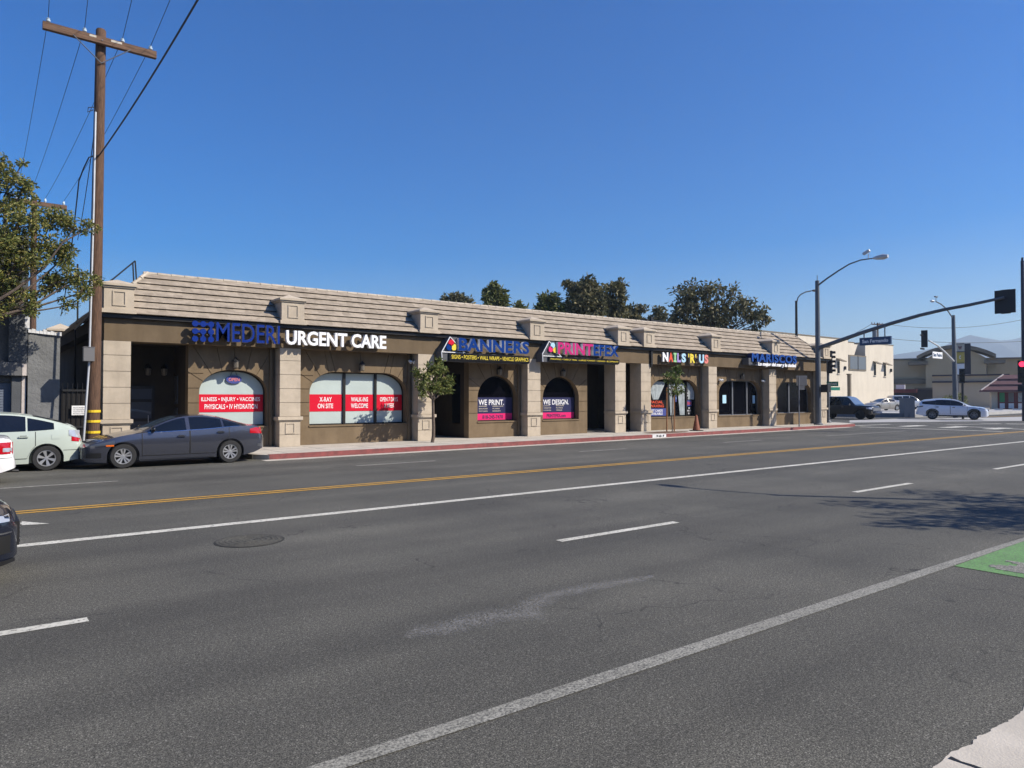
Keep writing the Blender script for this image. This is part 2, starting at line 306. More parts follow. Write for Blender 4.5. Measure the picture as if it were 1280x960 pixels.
# ------------------------------------------------------------------ mesh helpers
class MB:
    def __init__(s): s.v = []; s.f = []; s.m = []
    def add(s, vs, fs, mi=0):
        o = len(s.v); s.v += [tuple(x) for x in vs]
        for f in fs: s.f.append(tuple(i+o for i in f)); s.m.append(mi)
    def box(s, x0, x1, y0, y1, z0, z1, mi=0):
        vs = [(x, y, z) for z in (z0, z1) for y in (y0, y1) for x in (x0, x1)]
        s.add(vs, [(0, 2, 3, 1), (4, 5, 7, 6), (0, 1, 5, 4), (2, 6, 7, 3), (0, 4, 6, 2), (1, 3, 7, 5)], mi)
    def obox(s, c, size, mx=None, mi=0):
        mx = mx or Matrix()
        vs = [Vector(c)+(mx @ Vector((x*size[0]/2, y*size[1]/2, z*size[2]/2))) for z in (-1, 1) for y in (-1, 1) for x in (-1, 1)]
        s.add(vs, [(0, 2, 3, 1), (4, 5, 7, 6), (0, 1, 5, 4), (2, 6, 7, 3), (0, 4, 6, 2), (1, 3, 7, 5)], mi)
    def prism(s, poly, lo, hi, mi=0, mi_side=None):
        """poly: 2D list; lo/hi map (u,v) to 3D for the two caps"""
        n = len(poly); a = [lo(*p) for p in poly]; b = [hi(*p) for p in poly]
        s.add(a+b, [tuple(range(n-1, -1, -1)), tuple(range(n, 2*n))], mi)
        s.add(a+b, [(i, (i+1) % n, n+(i+1) % n, n+i) for i in range(n)], mi if mi_side is None else mi_side)
    def pxz(s, poly, y0, y1, mi=0, ms=None): s.prism(poly, lambda u, v: (u, y0, v), lambda u, v: (u, y1, v), mi, ms)
    def pxy(s, poly, z0, z1, mi=0, ms=None): s.prism(poly, lambda u, v: (u, v, z0), lambda u, v: (u, v, z1), mi, ms)
    def pyz(s, poly, x0, x1, mi=0, ms=None): s.prism(poly, lambda u, v: (x0, u, v), lambda u, v: (x1, u, v), mi, ms)
    def tube(s, pts, r, n=8, mi=0, caps=True):
        pts = [Vector(p) for p in pts]; rs = r if isinstance(r, (list, tuple)) else [r]*len(pts)
        rings = []; ref = None
        for i, p in enumerate(pts):
            t = (pts[min(i+1, len(pts)-1)]-pts[max(i-1, 0)]).normalized()
            if ref is None: ref = Vector((1, 0, 0)) if abs(t.x) < 0.8 else Vector((0, 1, 0))
            u = (ref-t*ref.dot(t)).normalized(); ref = u; w_ = t.cross(u)
            rings.append([p+(u*math.cos(2*math.pi*k/n)+w_*math.sin(2*math.pi*k/n))*rs[i] for k in range(n)])
        vs = [q for rg in rings for q in rg]; fs = []
        for i in range(len(pts)-1):
            for k in range(n): fs.append((i*n+k, i*n+(k+1) % n, (i+1)*n+(k+1) % n, (i+1)*n+k))
        if caps: fs += [tuple(range(n-1, -1, -1)), tuple(range((len(pts)-1)*n, len(pts)*n))]
        s.add(vs, fs, mi)
    def lathe(s, prof, c, n=16, mi=0, axis='Z', cap=True):
        c = Vector(c); vs = []
        for r_, h in prof:
            for k in range(n):
                a = 2*math.pi*k/n; p = (r_*math.cos(a), r_*math.sin(a), h)
                if axis == 'Y': p = (p[0], p[2], p[1])
                if axis == 'X': p = (p[2], p[0], p[1])
                vs.append(c+Vector(p))
        fs = [(i*n+k, i*n+(k+1) % n, (i+1)*n+(k+1) % n, (i+1)*n+k) for i in range(len(prof)-1) for k in range(n)]
        if cap: fs += [tuple(range(n-1, -1, -1)), tuple(range((len(prof)-1)*n, len(prof)*n))]
        s.add(vs, fs, mi)
    def grid(s, fn, nu, nv, mi=0):
        vs = [fn(i/nu, j/nv) for i in range(nu+1) for j in range(nv+1)]
        s.add(vs, [(i*(nv+1)+j, (i+1)*(nv+1)+j, (i+1)*(nv+1)+j+1, i*(nv+1)+j+1) for i in range(nu) for j in range(nv)], mi)
    def ball(s, c, rad, mi=0, nu=10, nv=6):
        rad = rad if isinstance(rad, (tuple, list)) else (rad,)*3
        vs = []; c = Vector(c)
        for j in range(nv+1):
            ph = math.pi*j/nv
            for i in range(nu):
                th = 2*math.pi*i/nu
                vs.append(c+Vector((rad[0]*math.sin(ph)*math.cos(th), rad[1]*math.sin(ph)*math.sin(th), rad[2]*math.cos(ph))))
        s.add(vs, [(j*nu+i, j*nu+(i+1) % nu, (j+1)*nu+(i+1) % nu, (j+1)*nu+i) for j in range(nv) for i in range(nu)], mi)
    def build(s, name, mats, parent=None, smooth=None, recalc=True, local=False):
        me = bpy.data.meshes.new(name); me.from_pydata(s.v, [], s.f)
        for m in (mats if isinstance(mats, (list, tuple)) else [mats]): me.materials.append(m)
        me.polygons.foreach_set('material_index', s.m)
        if recalc:
            bm = bmesh.new(); bm.from_mesh(me); bmesh.ops.recalc_face_normals(bm, faces=bm.faces); bm.to_mesh(me); bm.free()
        if smooth:
            me.polygons.foreach_set('use_smooth', [True]*len(me.polygons)); me.set_sharp_from_angle(angle=R(smooth))
        o = bpy.data.objects.new(name, me); COL.objects.link(o)
        if parent: par(o, parent, local)
        return o
WM = {}
def par(o, p, local=False):
    """parent; meshes made in world coordinates keep them (local=True: the mesh is in the parent's own space)"""
    o.parent = p
    if not local: o.matrix_parent_inverse = WM.get(p.name, Matrix()).inverted()
    else: WM[o.name] = WM.get(p.name, Matrix())
def tag(o, label=None, cat=None, group=None, kind=None):
    if label: o['label'] = label
    if cat: o['category'] = cat
    if group: o['group'] = group
    if kind: o['kind'] = kind
    return o
def thing(name, label, cat, loc=(0, 0, 0), rz=0.0, group=None, scale=1.0):
    o = bpy.data.objects.new(name, None); COL.objects.link(o)
    o.location = loc; o.rotation_euler = (0, 0, rz); o.scale = (scale,)*3; o.empty_display_size = 0.3
    WM[o.name] = Matrix.Translation(loc) @ Matrix.Rotation(rz, 4, 'Z') @ Matrix.Scale(scale, 4)
    return tag(o, label, cat, group)
def struct(o): o['kind'] = 'structure'; return o

def cut(o, cutters):
    """boolean difference of o with each MB in cutters, done once"""
    tmp = []
    for c in cutters:
        t = c.build('cutter', M['stucco']); tmp.append(t)
        md = o.modifiers.new('b', 'BOOLEAN'); md.object = t; md.operation = 'DIFFERENCE'; md.solver = 'EXACT'; md.use_self = True
    dg = bpy.context.evaluated_depsgraph_get(); dg.update()
    me = bpy.data.meshes.new_from_object(o.evaluated_get(dg))
    o.modifiers.clear(); o.data = me
    for t in tmp: bpy.data.objects.remove(t, do_unlink=True)

_tc = {}
def glyphs(s, bold, space=1.0):
    k = (s, bold, space)
    if k in _tc: return _tc[k]
    c = bpy.data.curves.new('t', 'FONT'); c.body = s; c.offset = bold; c.extrude = 0.5; c.resolution_u = 3; c.space_character = space
    o = bpy.data.objects.new('t', c); COL.objects.link(o)
    dg = bpy.context.evaluated_depsgraph_get(); dg.update()
    me = bpy.data.meshes.new_from_object(o.evaluated_get(dg))
    bpy.data.objects.remove(o, do_unlink=True)
    vs = [tuple(v.co) for v in me.vertices]; fs = [tuple(p.vertices) for p in me.polygons]; nz = [p.normal.z for p in me.polygons]
    bpy.data.meshes.remove(me)
    _tc[k] = (vs, fs, nz); return _tc[k]
def text(mb, s, x0, x1, z0, z1, yf, depth, mi=0, ms=None, bold=0.0, mx=None, space=1.0, shear=0.0):
    """lettering fitted to the box x0..x1, z0..z1 with its face at yf looking towards -Y (then through mx)"""
    vs, fs, nz = glyphs(s, bold, space)
    ax = min(v[0] for v in vs); bx = max(v[0] for v in vs); ay = min(v[1] for v in vs); by = max(v[1] for v in vs)
    sx = (x1-x0)/(bx-ax); sz = (z1-z0)/(by-ay); out = []
    for v in vs:
        p = Vector((x0+(v[0]-ax)*sx+shear*(v[1]-ay)*sz, yf+(0.5-v[2])*depth, z0+(v[1]-ay)*sz))
        out.append(mx @ p if mx else p)
    o = len(mb.v); mb.v += [tuple(p) for p in out]
    for f, n in zip(fs, nz):
        mb.f.append(tuple(i+o for i in f)); mb.m.append(mi if (n > 0.5 or ms is None) else ms)

def lerp_tab(tab, x):
    if x <= tab[0][0]: return tab[0][1]
    for (a, b), (c, d) in zip(tab, tab[1:]):
        if x <= c:
            return b+(d-b)*(x-a)/(c-a)
    return tab[-1][1]
def smooth_tab(tab, x):
    """monotone-ish cubic (Catmull) interpolation"""
    if x <= tab[0][0]: return tab[0][1]
    if x >= tab[-1][0]: return tab[-1][1]
    for i in range(len(tab)-1):
        if x <= tab[i+1][0]:
            x0, y0 = tab[i]; x1, y1 = tab[i+1]; h = x1-x0; t = (x-x0)/h
            m0 = (y1-tab[i-1][1])/(x1-tab[i-1][0]) if i > 0 else (y1-y0)/h
            m1 = (tab[i+2][1]-y0)/(tab[i+2][0]-x0) if i+2 < len(tab) else (y1-y0)/h
            return (2*t**3-3*t*t+1)*y0+(t**3-2*t*t+t)*h*m0+(-2*t**3+3*t*t)*y1+(t**3-t*t)*h*m1
# ================================================================== SETTING: ground, road, kerbs, paint
g = MB(); g.lathe([(4800, -0.06), (0.001, -0.06)], (0, 0, 0), 48, cap=False); struct(g.build('ground', M['ground']))
g = MB(); g.add([(-90, -60, 0), (170, -60, 0), (170, 95, 0), (-90, 95, 0)], [(0, 1, 2, 3)]); struct(g.build('road', M['asphalt']))
def KY(x): return 21.15+0.035*(x-7.0)
corner = [(44.0, KY(44.0)), (45.6, KY(44)+0.25), (46.9, KY(44)+1.1), (47.7, KY(44)+2.4), (47.8, KY(44)+4.2), (46.0, 50.0)]
bay = [(-30, 22.95), (6.35, 22.95), (6.75, 22.4), (6.9, 21.6), (7.25, KY(7.25))]
kl = bay+[(x, KY(x)) for x in (12, 18, 24, 30, 36)]+corner
g = MB(); g.pxy(kl+[(46.0, 60), (-30, 60)], -0.05, 0.146); struct(g.build('far_pavement', M['concrete']))
def strip(mb, line, off0, off1, z0, z1, mi=0):
    """a band along a polyline, from off0 to off1 to its left"""
    n = len(line); A = []; B = []
    for i in range(n):
        t = (Vector(line[min(i+1, n-1)])-Vector(line[max(i-1, 0)])).normalized(); nn = Vector((-t.y, t.x))
        A.append(Vector(line[i])+nn*off0); B.append(Vector(line[i])+nn*off1)
    for i in range(n-1):
        vs = [(*A[i], z0), (*A[i+1], z0), (*B[i+1], z0), (*B[i], z0), (*A[i], z1), (*A[i+1], z1), (*B[i+1], z1), (*B[i], z1)]
        mb.add(vs, [(3, 2, 1, 0), (4, 5, 6, 7), (0, 1, 5, 4), (2, 3, 7, 6)]+([(0, 4, 7, 3)] if i == 0 else [])+([(1, 2, 6, 5)] if i == n-2 else []), mi)
g = MB(); strip(g, bay[:-1], -0.005, 0.15, -0.04, 0.151); strip(g, corner[1:], -0.005, 0.15, -0.04, 0.151); struct(g.build('kerb', M['concrete_dirty']))
xs = [7.25, 12, 18, 24]
redl = [(x, KY(x)) for x in xs]+[(25.0, KY(25.0))]
redr = [(x, KY(x)) for x in (26.0, 30, 36, 44)]+[corner[1]]
g = MB(); strip(g, redl, -0.006, 0.152, -0.04, 0.152); strip(g, redr, -0.006, 0.152, -0.04, 0.152); struct(g.build('red_kerb', M['red_kerb']))
g = MB(); strip(g, [(25.005, KY(25.0)), (25.995, KY(26.0))], -0.007, 0.152, -0.04, 0.152); text(g, '361', 25.25, 25.8, 0.045, 0.125, KY(25.5)-0.025, 0.01, 1)
struct(g.build('kerb_house_number', [M['coping'], M['black']]))
g = MB(); strip(g, [(7.0, KY(7.0))]+[(x, KY(x)) for x in (12, 18, 24, 30, 36, 44)], -0.42, -0.012, -0.02, 0.005); struct(g.build('far_gutter', M['concrete']))
g = MB()                                           # scored joints of the far pavement
for k in range(24):
    x_ = 7.9+1.55*k; g.box(x_-.007, x_+.007, KY(x_)+.16, 24.19, 0.140, 0.1475)
g.box(7.4, 43.6, 23.28, 23.294, 0.140, 0.1472); struct(g.build('pavement_joint', M['rim_dark']))
# near gutter pan with ragged asphalt edge, kerb and pavement under the camera
g = MB(); r2 = random.Random(5); edge = []
x = -20.0; dr = 0.0
while x < 60:
    near = 2 < x < 9
    dr = max(-0.03, min(0.03, dr+r2.uniform(-0.009, 0.009))); edge.append((x, 1.52+dr+r2.uniform(-0.003, 0.003))); x += r2.uniform(0.015, 0.04) if near else 1.5
g.add([(*p, 0.006) for p in edge]+[(60, 0.88, 0.006), (-20, 0.88, 0.006)], [tuple(range(len(edge)+2))])
struct(g.build('near_gutter', M['concrete']))
g = MB()                                           # the joints across the gutter pan, cracked and filled
for jx in (4.02, 7.6, 11.2, 0.4):
    pl = []; pr_ = []
    for k in range(13):
        y = 0.88+k*0.054; ww = r2.uniform(0.006, 0.016); cx = jx+r2.uniform(-0.012, 0.012)
        pl.append((cx-ww, y, 0.010)); pr_.append((cx+ww, y, 0.010))
    for k in range(12): g.add([pl[k], pr_[k], pr_[k+1], pl[k+1]], [(0, 1, 2, 3)])
struct(g.build('gutter_joint', M['rim_dark']))
g = MB(); g.box(-20, 60, 0.74, 0.88, -0.04, 0.15); struct(g.build('near_kerb', M['concrete_dirty']))
g = MB(); g.box(-20, 60, -4.5, 0.737, -0.04, 0.147); struct(g.build('near_pavement', M['concrete']))

def sheet(mb, x0, x1, y0, y1, z=0.005, sk=0.0):
    n = max(1, int((x1-x0)/1.5))
    mb.grid(lambda u, v: (x0+(x1-x0)*u, y0+sk*u+(y1-y0)*v, z), n, 1)
g = MB(); sheet(g, 0.2, 62, 13.98, 14.10, sk=-0.55); sheet(g, 0.2, 62, 13.74, 13.86, sk=-0.55); sheet(g, -30, 0.2, 13.98, 14.10); sheet(g, -30, 0.2, 13.74, 13.86)
struct(g.build('yellow_centre_line', M['yellow_paint']))
g = MB(); sheet(g, -30, 0.6, 10.68, 10.88); sheet(g, 0.6, 46, 10.68, 10.88, sk=-0.45)
struct(g.build('turn_lane_line', M['white_paint']))
g = MB()
for x0, x1 in ((-9, -5.2), (-1.6, 0.85), (6.1, 8.4), (13.8, 16.2), (21.1, 23.6), (28.6, 31.0)): sheet(g, x0, x1, 6.82, 6.95, sk=-0.02, z=0.005)
struct(g.build('lane_dashes', M['white_paint']))
g = MB()
for x0, x1 in ((-6, -1.8), (0.2, 2.75), (8.45, 10.95), (16.7, 19.0), (24.8, 27.5), (33, 41.5)): sheet(g, x0, x1, 17.74, 17.86)
struct(g.build('far_lane_dashes', M['faint_paint']))
tp = [PZ(*q) for q in ((388, 959), (900, 794), (991, 764.4), (1122.5, 721.7), (1240.6, 684.5))]; bt = [PZ(*q) for q in ((437, 959), (900, 807), (991, 775.9), (1122.5, 731.6), (1240.6, 690.5))]
tp = [tp[0]-(tp[1]-tp[0])*7]+tp+[tp[-1]+(tp[-1]-tp[-2])*6]; bt = [bt[0]-(bt[1]-bt[0])*7]+bt+[bt[-1]+(bt[-1]-bt[-2])*6]
g = MB()
for k in range(len(tp)-1): g.add([(bt[k].x, bt[k].y, .005), (bt[k+1].x, bt[k+1].y, .005), (tp[k+1].x, tp[k+1].y, .005), (tp[k].x, tp[k].y, .005)], [(0, 1, 2, 3)])
struct(g.build('bike_lane_line', M['worn_paint']))
g = MB(); a = PZ(1199, 709); g.grid(lambda u, v: (a.x+u*3.6, 1.75+v*1.46, 0.005), 3, 1); struct(g.build('green_bike_box', M['green_paint']))
g = MB(); b_ = PZ(1262, 712)
for k in range(9):
    t = k/8
    g.box(b_.x-0.12+0.5*t, b_.x-0.05+0.5*t, b_.y-0.24+0.1*math.sin(t*9), b_.y+0.10+0.1*math.sin(t*7), 0.006, 0.009)
struct(g.build('bike_symbol', M['worn_paint']))
# turn arrow tip beside the dark car, stop line and crosswalk bars at the crossing, concrete cross gutter
g = MB(); g.add([PZ(27, 657)+Vector((0, 0, .006)), PZ(27, 652)+Vector((0, 0, .006)), PZ(62, 655)+Vector((0, 0, .006))], [(0, 1, 2)])
a = PZ(27, 654.5); g.box(a.x-1.4, a.x, a.y-0.08, a.y+0.08, 0.004, 0.006); struct(g.build('turn_arrow', M['white_paint']))
g = MB(); sheet(g, 44.6, 45.0, 14.2, 22.0); 
for k in range(8): sheet(g, 47.6, 50.4, 3.4+k*2.4, 4.2+k*2.4)
struct(g.build('crosswalk', M['white_paint']))
g = MB()
for p, q, wd in (((1188, 532.5), (1290, 537.5), 0.35), ((1222, 529), (1320, 532), 0.35), ((1040, 533.5), (1115, 530.5), 0.3), ((1185, 531), (1290, 529.5), 0.3)):
    A = PZ(*p); B = PZ(*q); t = (B-A).normalized(); nn = Vector((-t.y, t.x, 0))*wd
    g.add([A+Vector((0, 0, .006)), B+Vector((0, 0, .006)), B+nn+Vector((0, 0, .006)), A+nn+Vector((0, 0, .006))], [(0, 1, 2, 3)])
struct(g.build('crossing_lines', M['white_paint']))
g = MB(); L_ = [PZ(1062, 528.3), PZ(1120, 527.5), PZ(1240, 526.5), PZ(1330, 525.5)]; H_ = [PZ(1062, 525.5), PZ(1120, 523.5), PZ(1240, 522), PZ(1330, 519.5)]
for i in range(3): g.add([L_[i]+Vector((0, 0, .004)), L_[i+1]+Vector((0, 0, .004)), H_[i+1]+Vector((0, 0, .004)), H_[i]+Vector((0, 0, .004))], [(0, 1, 2, 3)])
struct(g.build('cross_gutter', M['lot']))
g = MB()
for p, q in (((1228, 521.5), (1300, 519.5)),):
    A = PZ(*p); B = PZ(*q); t = (B-A).normalized(); nn = Vector((-t.y, t.x, 0))*0.4
    g.add([A+Vector((0, 0, .01)), B+Vector((0, 0, .01)), B+nn+Vector((0, 0, .01)), A+nn+Vector((0, 0, .01))], [(0, 1, 2, 3)])
struct(g.build('far_yellow_line', M['yellow_paint']))
# dusty scrape on the asphalt, a thin film that the noise breaks up
def film_mat():
    m = bpy.data.materials.new('pale scrape'); m.use_nodes = True
    n = m.node_tree.nodes; l = m.node_tree.links; b = n['Principled BSDF']; out = n['Material Output']
    b.inputs['Base Color'].default_value = (0.34, 0.33, 0.31, 1); b.inputs['Roughness'].default_value = 0.9
    tc = n.new('ShaderNodeTexCoord')
    uv = n.new('ShaderNodeSeparateXYZ'); l.new(tc.outputs['UV'], uv.inputs[0])
    nz = noise(n, l, tc.outputs['Object'], 9, 6, 0.75); fi = noise(n, l, tc.outputs['Object'], 60, 2, 0.7)
    e = n.new('ShaderNodeMath'); e.operation = 'PINGPONG'; e.inputs[1].default_value = 0.5; l.new(uv.outputs[1], e.inputs[0])
    mu = n.new('ShaderNodeMath'); mu.operation = 'MULTIPLY'; l.new(e.outputs[0], mu.inputs[0]); l.new(nz, mu.inputs[1])
    mu2 = n.new('ShaderNodeMath'); mu2.operation = 'MULTIPLY'; l.new(mu.outputs[0], mu2.inputs[0]); l.new(ramp(n, l, fi, 0.40, 0.62), mu2.inputs[1])
    f = ramp(n, l, mu2.outputs[0], 0.03, 0.17)
    h = n.new('ShaderNodeMath'); h.operation = 'MULTIPLY'; h.inputs[1].default_value = 0.45; l.new(f, h.inputs[0])
    tr = n.new('ShaderNodeBsdfTransparent'); ms = n.new('ShaderNodeMixShader')
    l.new(h.outputs[0], ms.inputs[0]); l.new(tr.outputs[0], ms.inputs[1]); l.new(b.outputs[0], ms.inputs[2]); l.new(ms.outputs[0], out.inputs[0])
    return m
line = [PZ(*p) for p in ((508, 797), (545, 788), (600, 774), (650, 768), (662, 757), (690, 745), (735, 735), (785, 726), (815, 720))]
wid = [0.08, 0.26, 0.28, 0.36, 0.22, 0.2, 0.2, 0.16, 0.08]
me = bpy.data.meshes.new('road_scrape'); vs = []; uvs = []
for p, wd in zip(line, wid): vs += [(p.x+0.2*wd, p.y-wd, 0.004), (p.x-0.2*wd, p.y+wd, 0.004)]
me.from_pydata(vs, [], [(2*i, 2*i+2, 2*i+3, 2*i+1) for i in range(len(line)-1)])
uvl = me.uv_layers.new(name='UVMap')
for lp in me.loops: uvl.data[lp.index].uv = (lp.vertex_index//2, lp.vertex_index % 2)
me.materials.append(film_mat()); o = bpy.data.objects.new('road_scrape', me); COL.objects.link(o); struct(o)
g = MB(); a = PZ(312, 676); mh = thing('manhole_cover', 'round iron manhole cover set in the asphalt of the near lane', 'manhole cover', (a.x, a.y, 0))
g.lathe([(0.43, 0.0), (0.43, 0.005), (0.36, 0.005)], (a.x, a.y, 0), 40, cap=False); g.build('rim', mat('manhole ring', (0.035, 0.034, 0.03), 0.9, var=0.5, vscale=14), mh)
g = MB(); g.lathe([(0.405, 0.0075), (0.405, 0.0085), (0.001, 0.0085)], (a.x, a.y, 0), 40, cap=False)
for k in range(5): g.lathe([(0.06+0.07*k, 0.0086), (0.065+0.07*k, 0.0125), (0.085+0.07*k, 0.0125), (0.09+0.07*k, 0.0086)], (a.x, a.y, 0), 40, cap=False)
g.build('lid', M['manhole'], mh)
# iron manhole cover set in the asphalt of the near lane', 'manhole cover')
g = MB()                                           # planting pit of the staked young tree
a = Vector((27.3, 22.9, 0)); pts = []
for k in range(18):
    t = 2*math.pi*k/18; pts.append((a.x+1.5*math.cos(t)*(1+r2.uniform(-.1, .1)), a.y+0.6*math.sin(t)*(1+r2.uniform(-.1, .1))))
g.add([(*p, 0.152) for p in pts]+[(a.x, a.y, 0.20)], [(k, (k+1) % 18, 18) for k in range(18)]); struct(g.build('planting_soil', M['dirt']))
# mountains far off, faded by the air
def ridge_mesh(pts, D, depth):
    mb = MB(); n = len(pts); top = [PD(px, py, D) for px, py in pts]
    for i in range(n-1):
        for j in range(6):
            def q(p, t): return (p.x+AX[0]*depth*(t-1)*-1*0+AX[0]*(t-0.5)*depth, p.y+AX[1]*(t-0.5)*depth, p.z*(1-abs(2*t-1)**1.4)*1.0-2)
            mb.add([q(top[i], j/6), q(top[i+1], j/6), q(top[i+1], (j+1)/6), q(top[i], (j+1)/6)], [(0, 1, 2, 3)])
    return mb
M['mountain'] = mat('chaparral slopes', (0.10, 0.10, 0.085), 0.95, var=0.5, vscale=0.01)
m1 = [(560, 470), (700, 462), (850, 468), (950, 455), (1050, 450), (1110, 444), (1150, 438), (1180, 432), (1195, 424), (1212, 418), (1228, 421), (1250, 425), (1265, 424), (1285, 419), (1330, 414), (1400, 425), (1500, 440), (1700, 460)]
struct(ridge_mesh(m1, 3000, 1200).build('mountains', M['mountain']))

# ================================================================== THE SHOP ROW
WY, FY = 24.7, 24.2
X0, X1 = 3.32, 44.9
SZ = 0.15
mall = thing('shop_row_building', 'long taupe one storey shop row with tan tiled mansard roof and beige piers', 'building', (X0, FY, SZ))
colx = [3.32, 8.64, 14.10, 19.62, 25.10, 26.95, 32.42, 38.28, 44.16]
CW = 0.73
# beige piers of stacked blocks, with a moulded plinth
for i, cx in enumerate(colx):
    g = MB()
    g.box(cx+0.015, cx+CW-0.015, FY+0.015, WY+0.24, SZ, 3.54)          # core that shows in the joints
    g.box(cx, cx+CW, FY, WY+0.25, SZ, 0.56)
    g.box(cx, cx+CW, FY, WY+0.25, 0.575, 1.06)
    z = 1.20
    while z < 3.5:
        z1 = min(z+0.465, 3.56); g.box(cx, cx+CW, FY, WY+0.25, z, z1); z = z1+0.02
    g.box(cx-0.07, cx+CW+0.07, FY-0.07, WY+0.20, 1.075, 1.19); g.box(cx-0.035, cx+CW+0.035, FY-0.035, WY+0.20, 1.035, 1.074)
    # sunk panel frame on the plinth
    a0, a1, b0, b1 = cx+0.20, cx+CW-0.20, 0.60, 0.97
    for (u0, u1, v0, v1) in ((a0, a1, b0, b0+.03), (a0, a1, b1-.03, b1), (a0, a0+.03, b0+.031, b1-.031), (a1-.03, a1, b0+.031, b1-.031)): g.box(u0, u1, FY-0.022, FY+0.01, v0, v1)
    g.build('column', M['stone'], mall)
# walls between the piers, each with its arched opening, joints cut in
def arch(x0, x1, z0, zs, rx, rz, n=14):
    """opening outline: square at the sill, elliptical shoulders of rx by rz under a flat crown at zs+rz"""
    p = [(x0, z0), (x1, z0)]
    for k in range(n+1):
        a = (math.pi/2)*k/n; p.append((x1-rx+rx*math.cos(a), zs+rz*math.sin(a)))
    for k in range(n+1):
        a = math.pi/2*(1-k/n); p.append((x0+rx-rx*math.cos(a), zs+rz*math.sin(a)))
    if abs((x1-x0)-2*rx) < 1e-3: del p[2+n+1]
    return p
W = lambda px: PY(px, 490, WY).x
bays = [  # wall x0,x1, opening x0,x1, sill, spring, rx, rz
    dict(x0=W(235), x1=8.64, o0=W(249), o1=W(334), zs=0.87, sp=2.02, rx=0.98, rz=0.76, kind='film1'),
    dict(x0=9.37, x1=14.10, o0=W(387), o1=W(508), zs=0.84, sp=2.02, rx=1.00, rz=0.78, kind='film3'),
    dict(x0=W(586), x1=19.62, o0=W(597), o1=W(646), zs=0.83, sp=1.84, rx=None, rz=0.96, kind='print'),
    dict(x0=20.35, x1=W(734), o0=W(678.5), o1=W(723.5), zs=0.83, sp=1.84, rx=None, rz=0.98, kind='design'),
    dict(x0=27.68, x1=32.42, o0=W(812.5), o1=W(876.5), zs=0.82, sp=1.98, rx=1.05, rz=0.84, kind='nails'),
    dict(x0=33.15, x1=38.28, o0=W(898.5), o1=W(951.5), zs=0.82, sp=2.05, rx=1.05, rz=0.80, kind='dark'),
    dict(x0=39.01, x1=44.16, o0=W(971.5), o1=W(1016), zs=0.86, sp=2.05, rx=1.05, rz=0.78, kind='dark2')]
bays[4]['o1'] = min(bays[4]['o1'], 32.2); bays[6]['o1'] = min(bays[6]['o1'], 43.9)
GL = WY+0.30
for b in bays:
    o0, o1 = b['o0'], b['o1']; b['rx'] = b['rx'] or (o1-o0)/2
    ztop = b['sp']+b['rz']; b['top'] = ztop
    g = MB(); g.box(b['x0']+0.001, b['x1']-0.001, WY, WY+0.36, SZ, 3.60)
    wl = g.build('wall', M['stucco'], mall)
    c1 = MB(); c1.pxz(arch(o0, o1, b['zs'], b['sp'], b['rx'], b['rz']), WY-0.2, WY+0.6)
    c2 = MB(); jw, jd = 0.011, 0.022
    def slot(p, q):
        p = Vector(p); q = Vector(q); t = (q-p).normalized(); nn = Vector((-t.y, t.x))*jw
        kk = len(c2.f)//6; c2.pxz([tuple(p-nn), tuple(q-nn), tuple(q+nn), tuple(p+nn)], WY-0.05-0.0007*kk, WY+jd+0.0005*kk)
    for z in (1.19, 1.675, 2.16):
        slot((b['x0']-0.1, z), (o0+0.05, z))
        if b['x1']-o1 > 0.12: slot((o1-0.05, z), (b['x1']+0.1, z))
    slot((b['x0']-.1, 2.645), (o0+0.12, 2.645)) ; slot((o1-0.12, 2.645), (b['x1']+.1, 2.645))
    nfl = max(0, int(round((o1-o0-2*b['rx'])/0.8)))
    for s in (-1, 1):                                # fanned joints over the shoulders
        ex = (o0+b['rx']) if s < 0 else (o1-b['rx'])
        for adeg in (28, 52, 74):
            a = R(adeg); p = (ex+s*b['rx']*math.cos(a)*0.97, b['sp']+b['rz']*math.sin(a)*0.97)
            dx = s*math.cos(a)*0.8; dz = math.sin(a)
            L2 = min((3.58-p[1])/dz, 0.95 if adeg < 40 else 9)
            q = (p[0]+dx*L2, p[1]+dz*L2); slot(p, q)
    for k in range(nfl+1):
        xx = o0+b['rx']+((o1-o0-2*b['rx'])*k/nfl if nfl else (o1-o0-2*b['rx'])/2)
        slot((xx, ztop-0.05), (xx+(xx-(o0+o1)/2)*0.25, 3.58))
    cut(wl, [c1, c2])
    # sill
    g = MB(); g.box(o0-0.02, o1+0.02, WY-0.035, GL-0.03, b['zs']-0.05, b['zs']+0.004)
    g.build('sill', M['stucco'], mall)
# returns, back walls, soffit and slab of the recesses; hidden rear of the row
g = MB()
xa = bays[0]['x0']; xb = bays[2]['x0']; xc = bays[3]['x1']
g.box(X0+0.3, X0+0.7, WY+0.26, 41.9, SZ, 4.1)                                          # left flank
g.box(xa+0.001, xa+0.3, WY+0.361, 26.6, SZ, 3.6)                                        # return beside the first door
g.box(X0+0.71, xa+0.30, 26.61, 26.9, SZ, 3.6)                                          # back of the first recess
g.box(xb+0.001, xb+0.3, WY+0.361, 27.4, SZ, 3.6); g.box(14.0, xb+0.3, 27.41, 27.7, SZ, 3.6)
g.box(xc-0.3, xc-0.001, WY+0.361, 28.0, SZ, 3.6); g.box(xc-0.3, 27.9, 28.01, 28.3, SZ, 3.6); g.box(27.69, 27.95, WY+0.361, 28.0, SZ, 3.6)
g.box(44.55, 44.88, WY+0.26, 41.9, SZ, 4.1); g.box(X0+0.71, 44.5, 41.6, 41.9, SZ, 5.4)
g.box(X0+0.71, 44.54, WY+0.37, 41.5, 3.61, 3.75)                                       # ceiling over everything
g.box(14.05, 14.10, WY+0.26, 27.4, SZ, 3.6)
g.build('wall', M['stucco_shade'], mall)
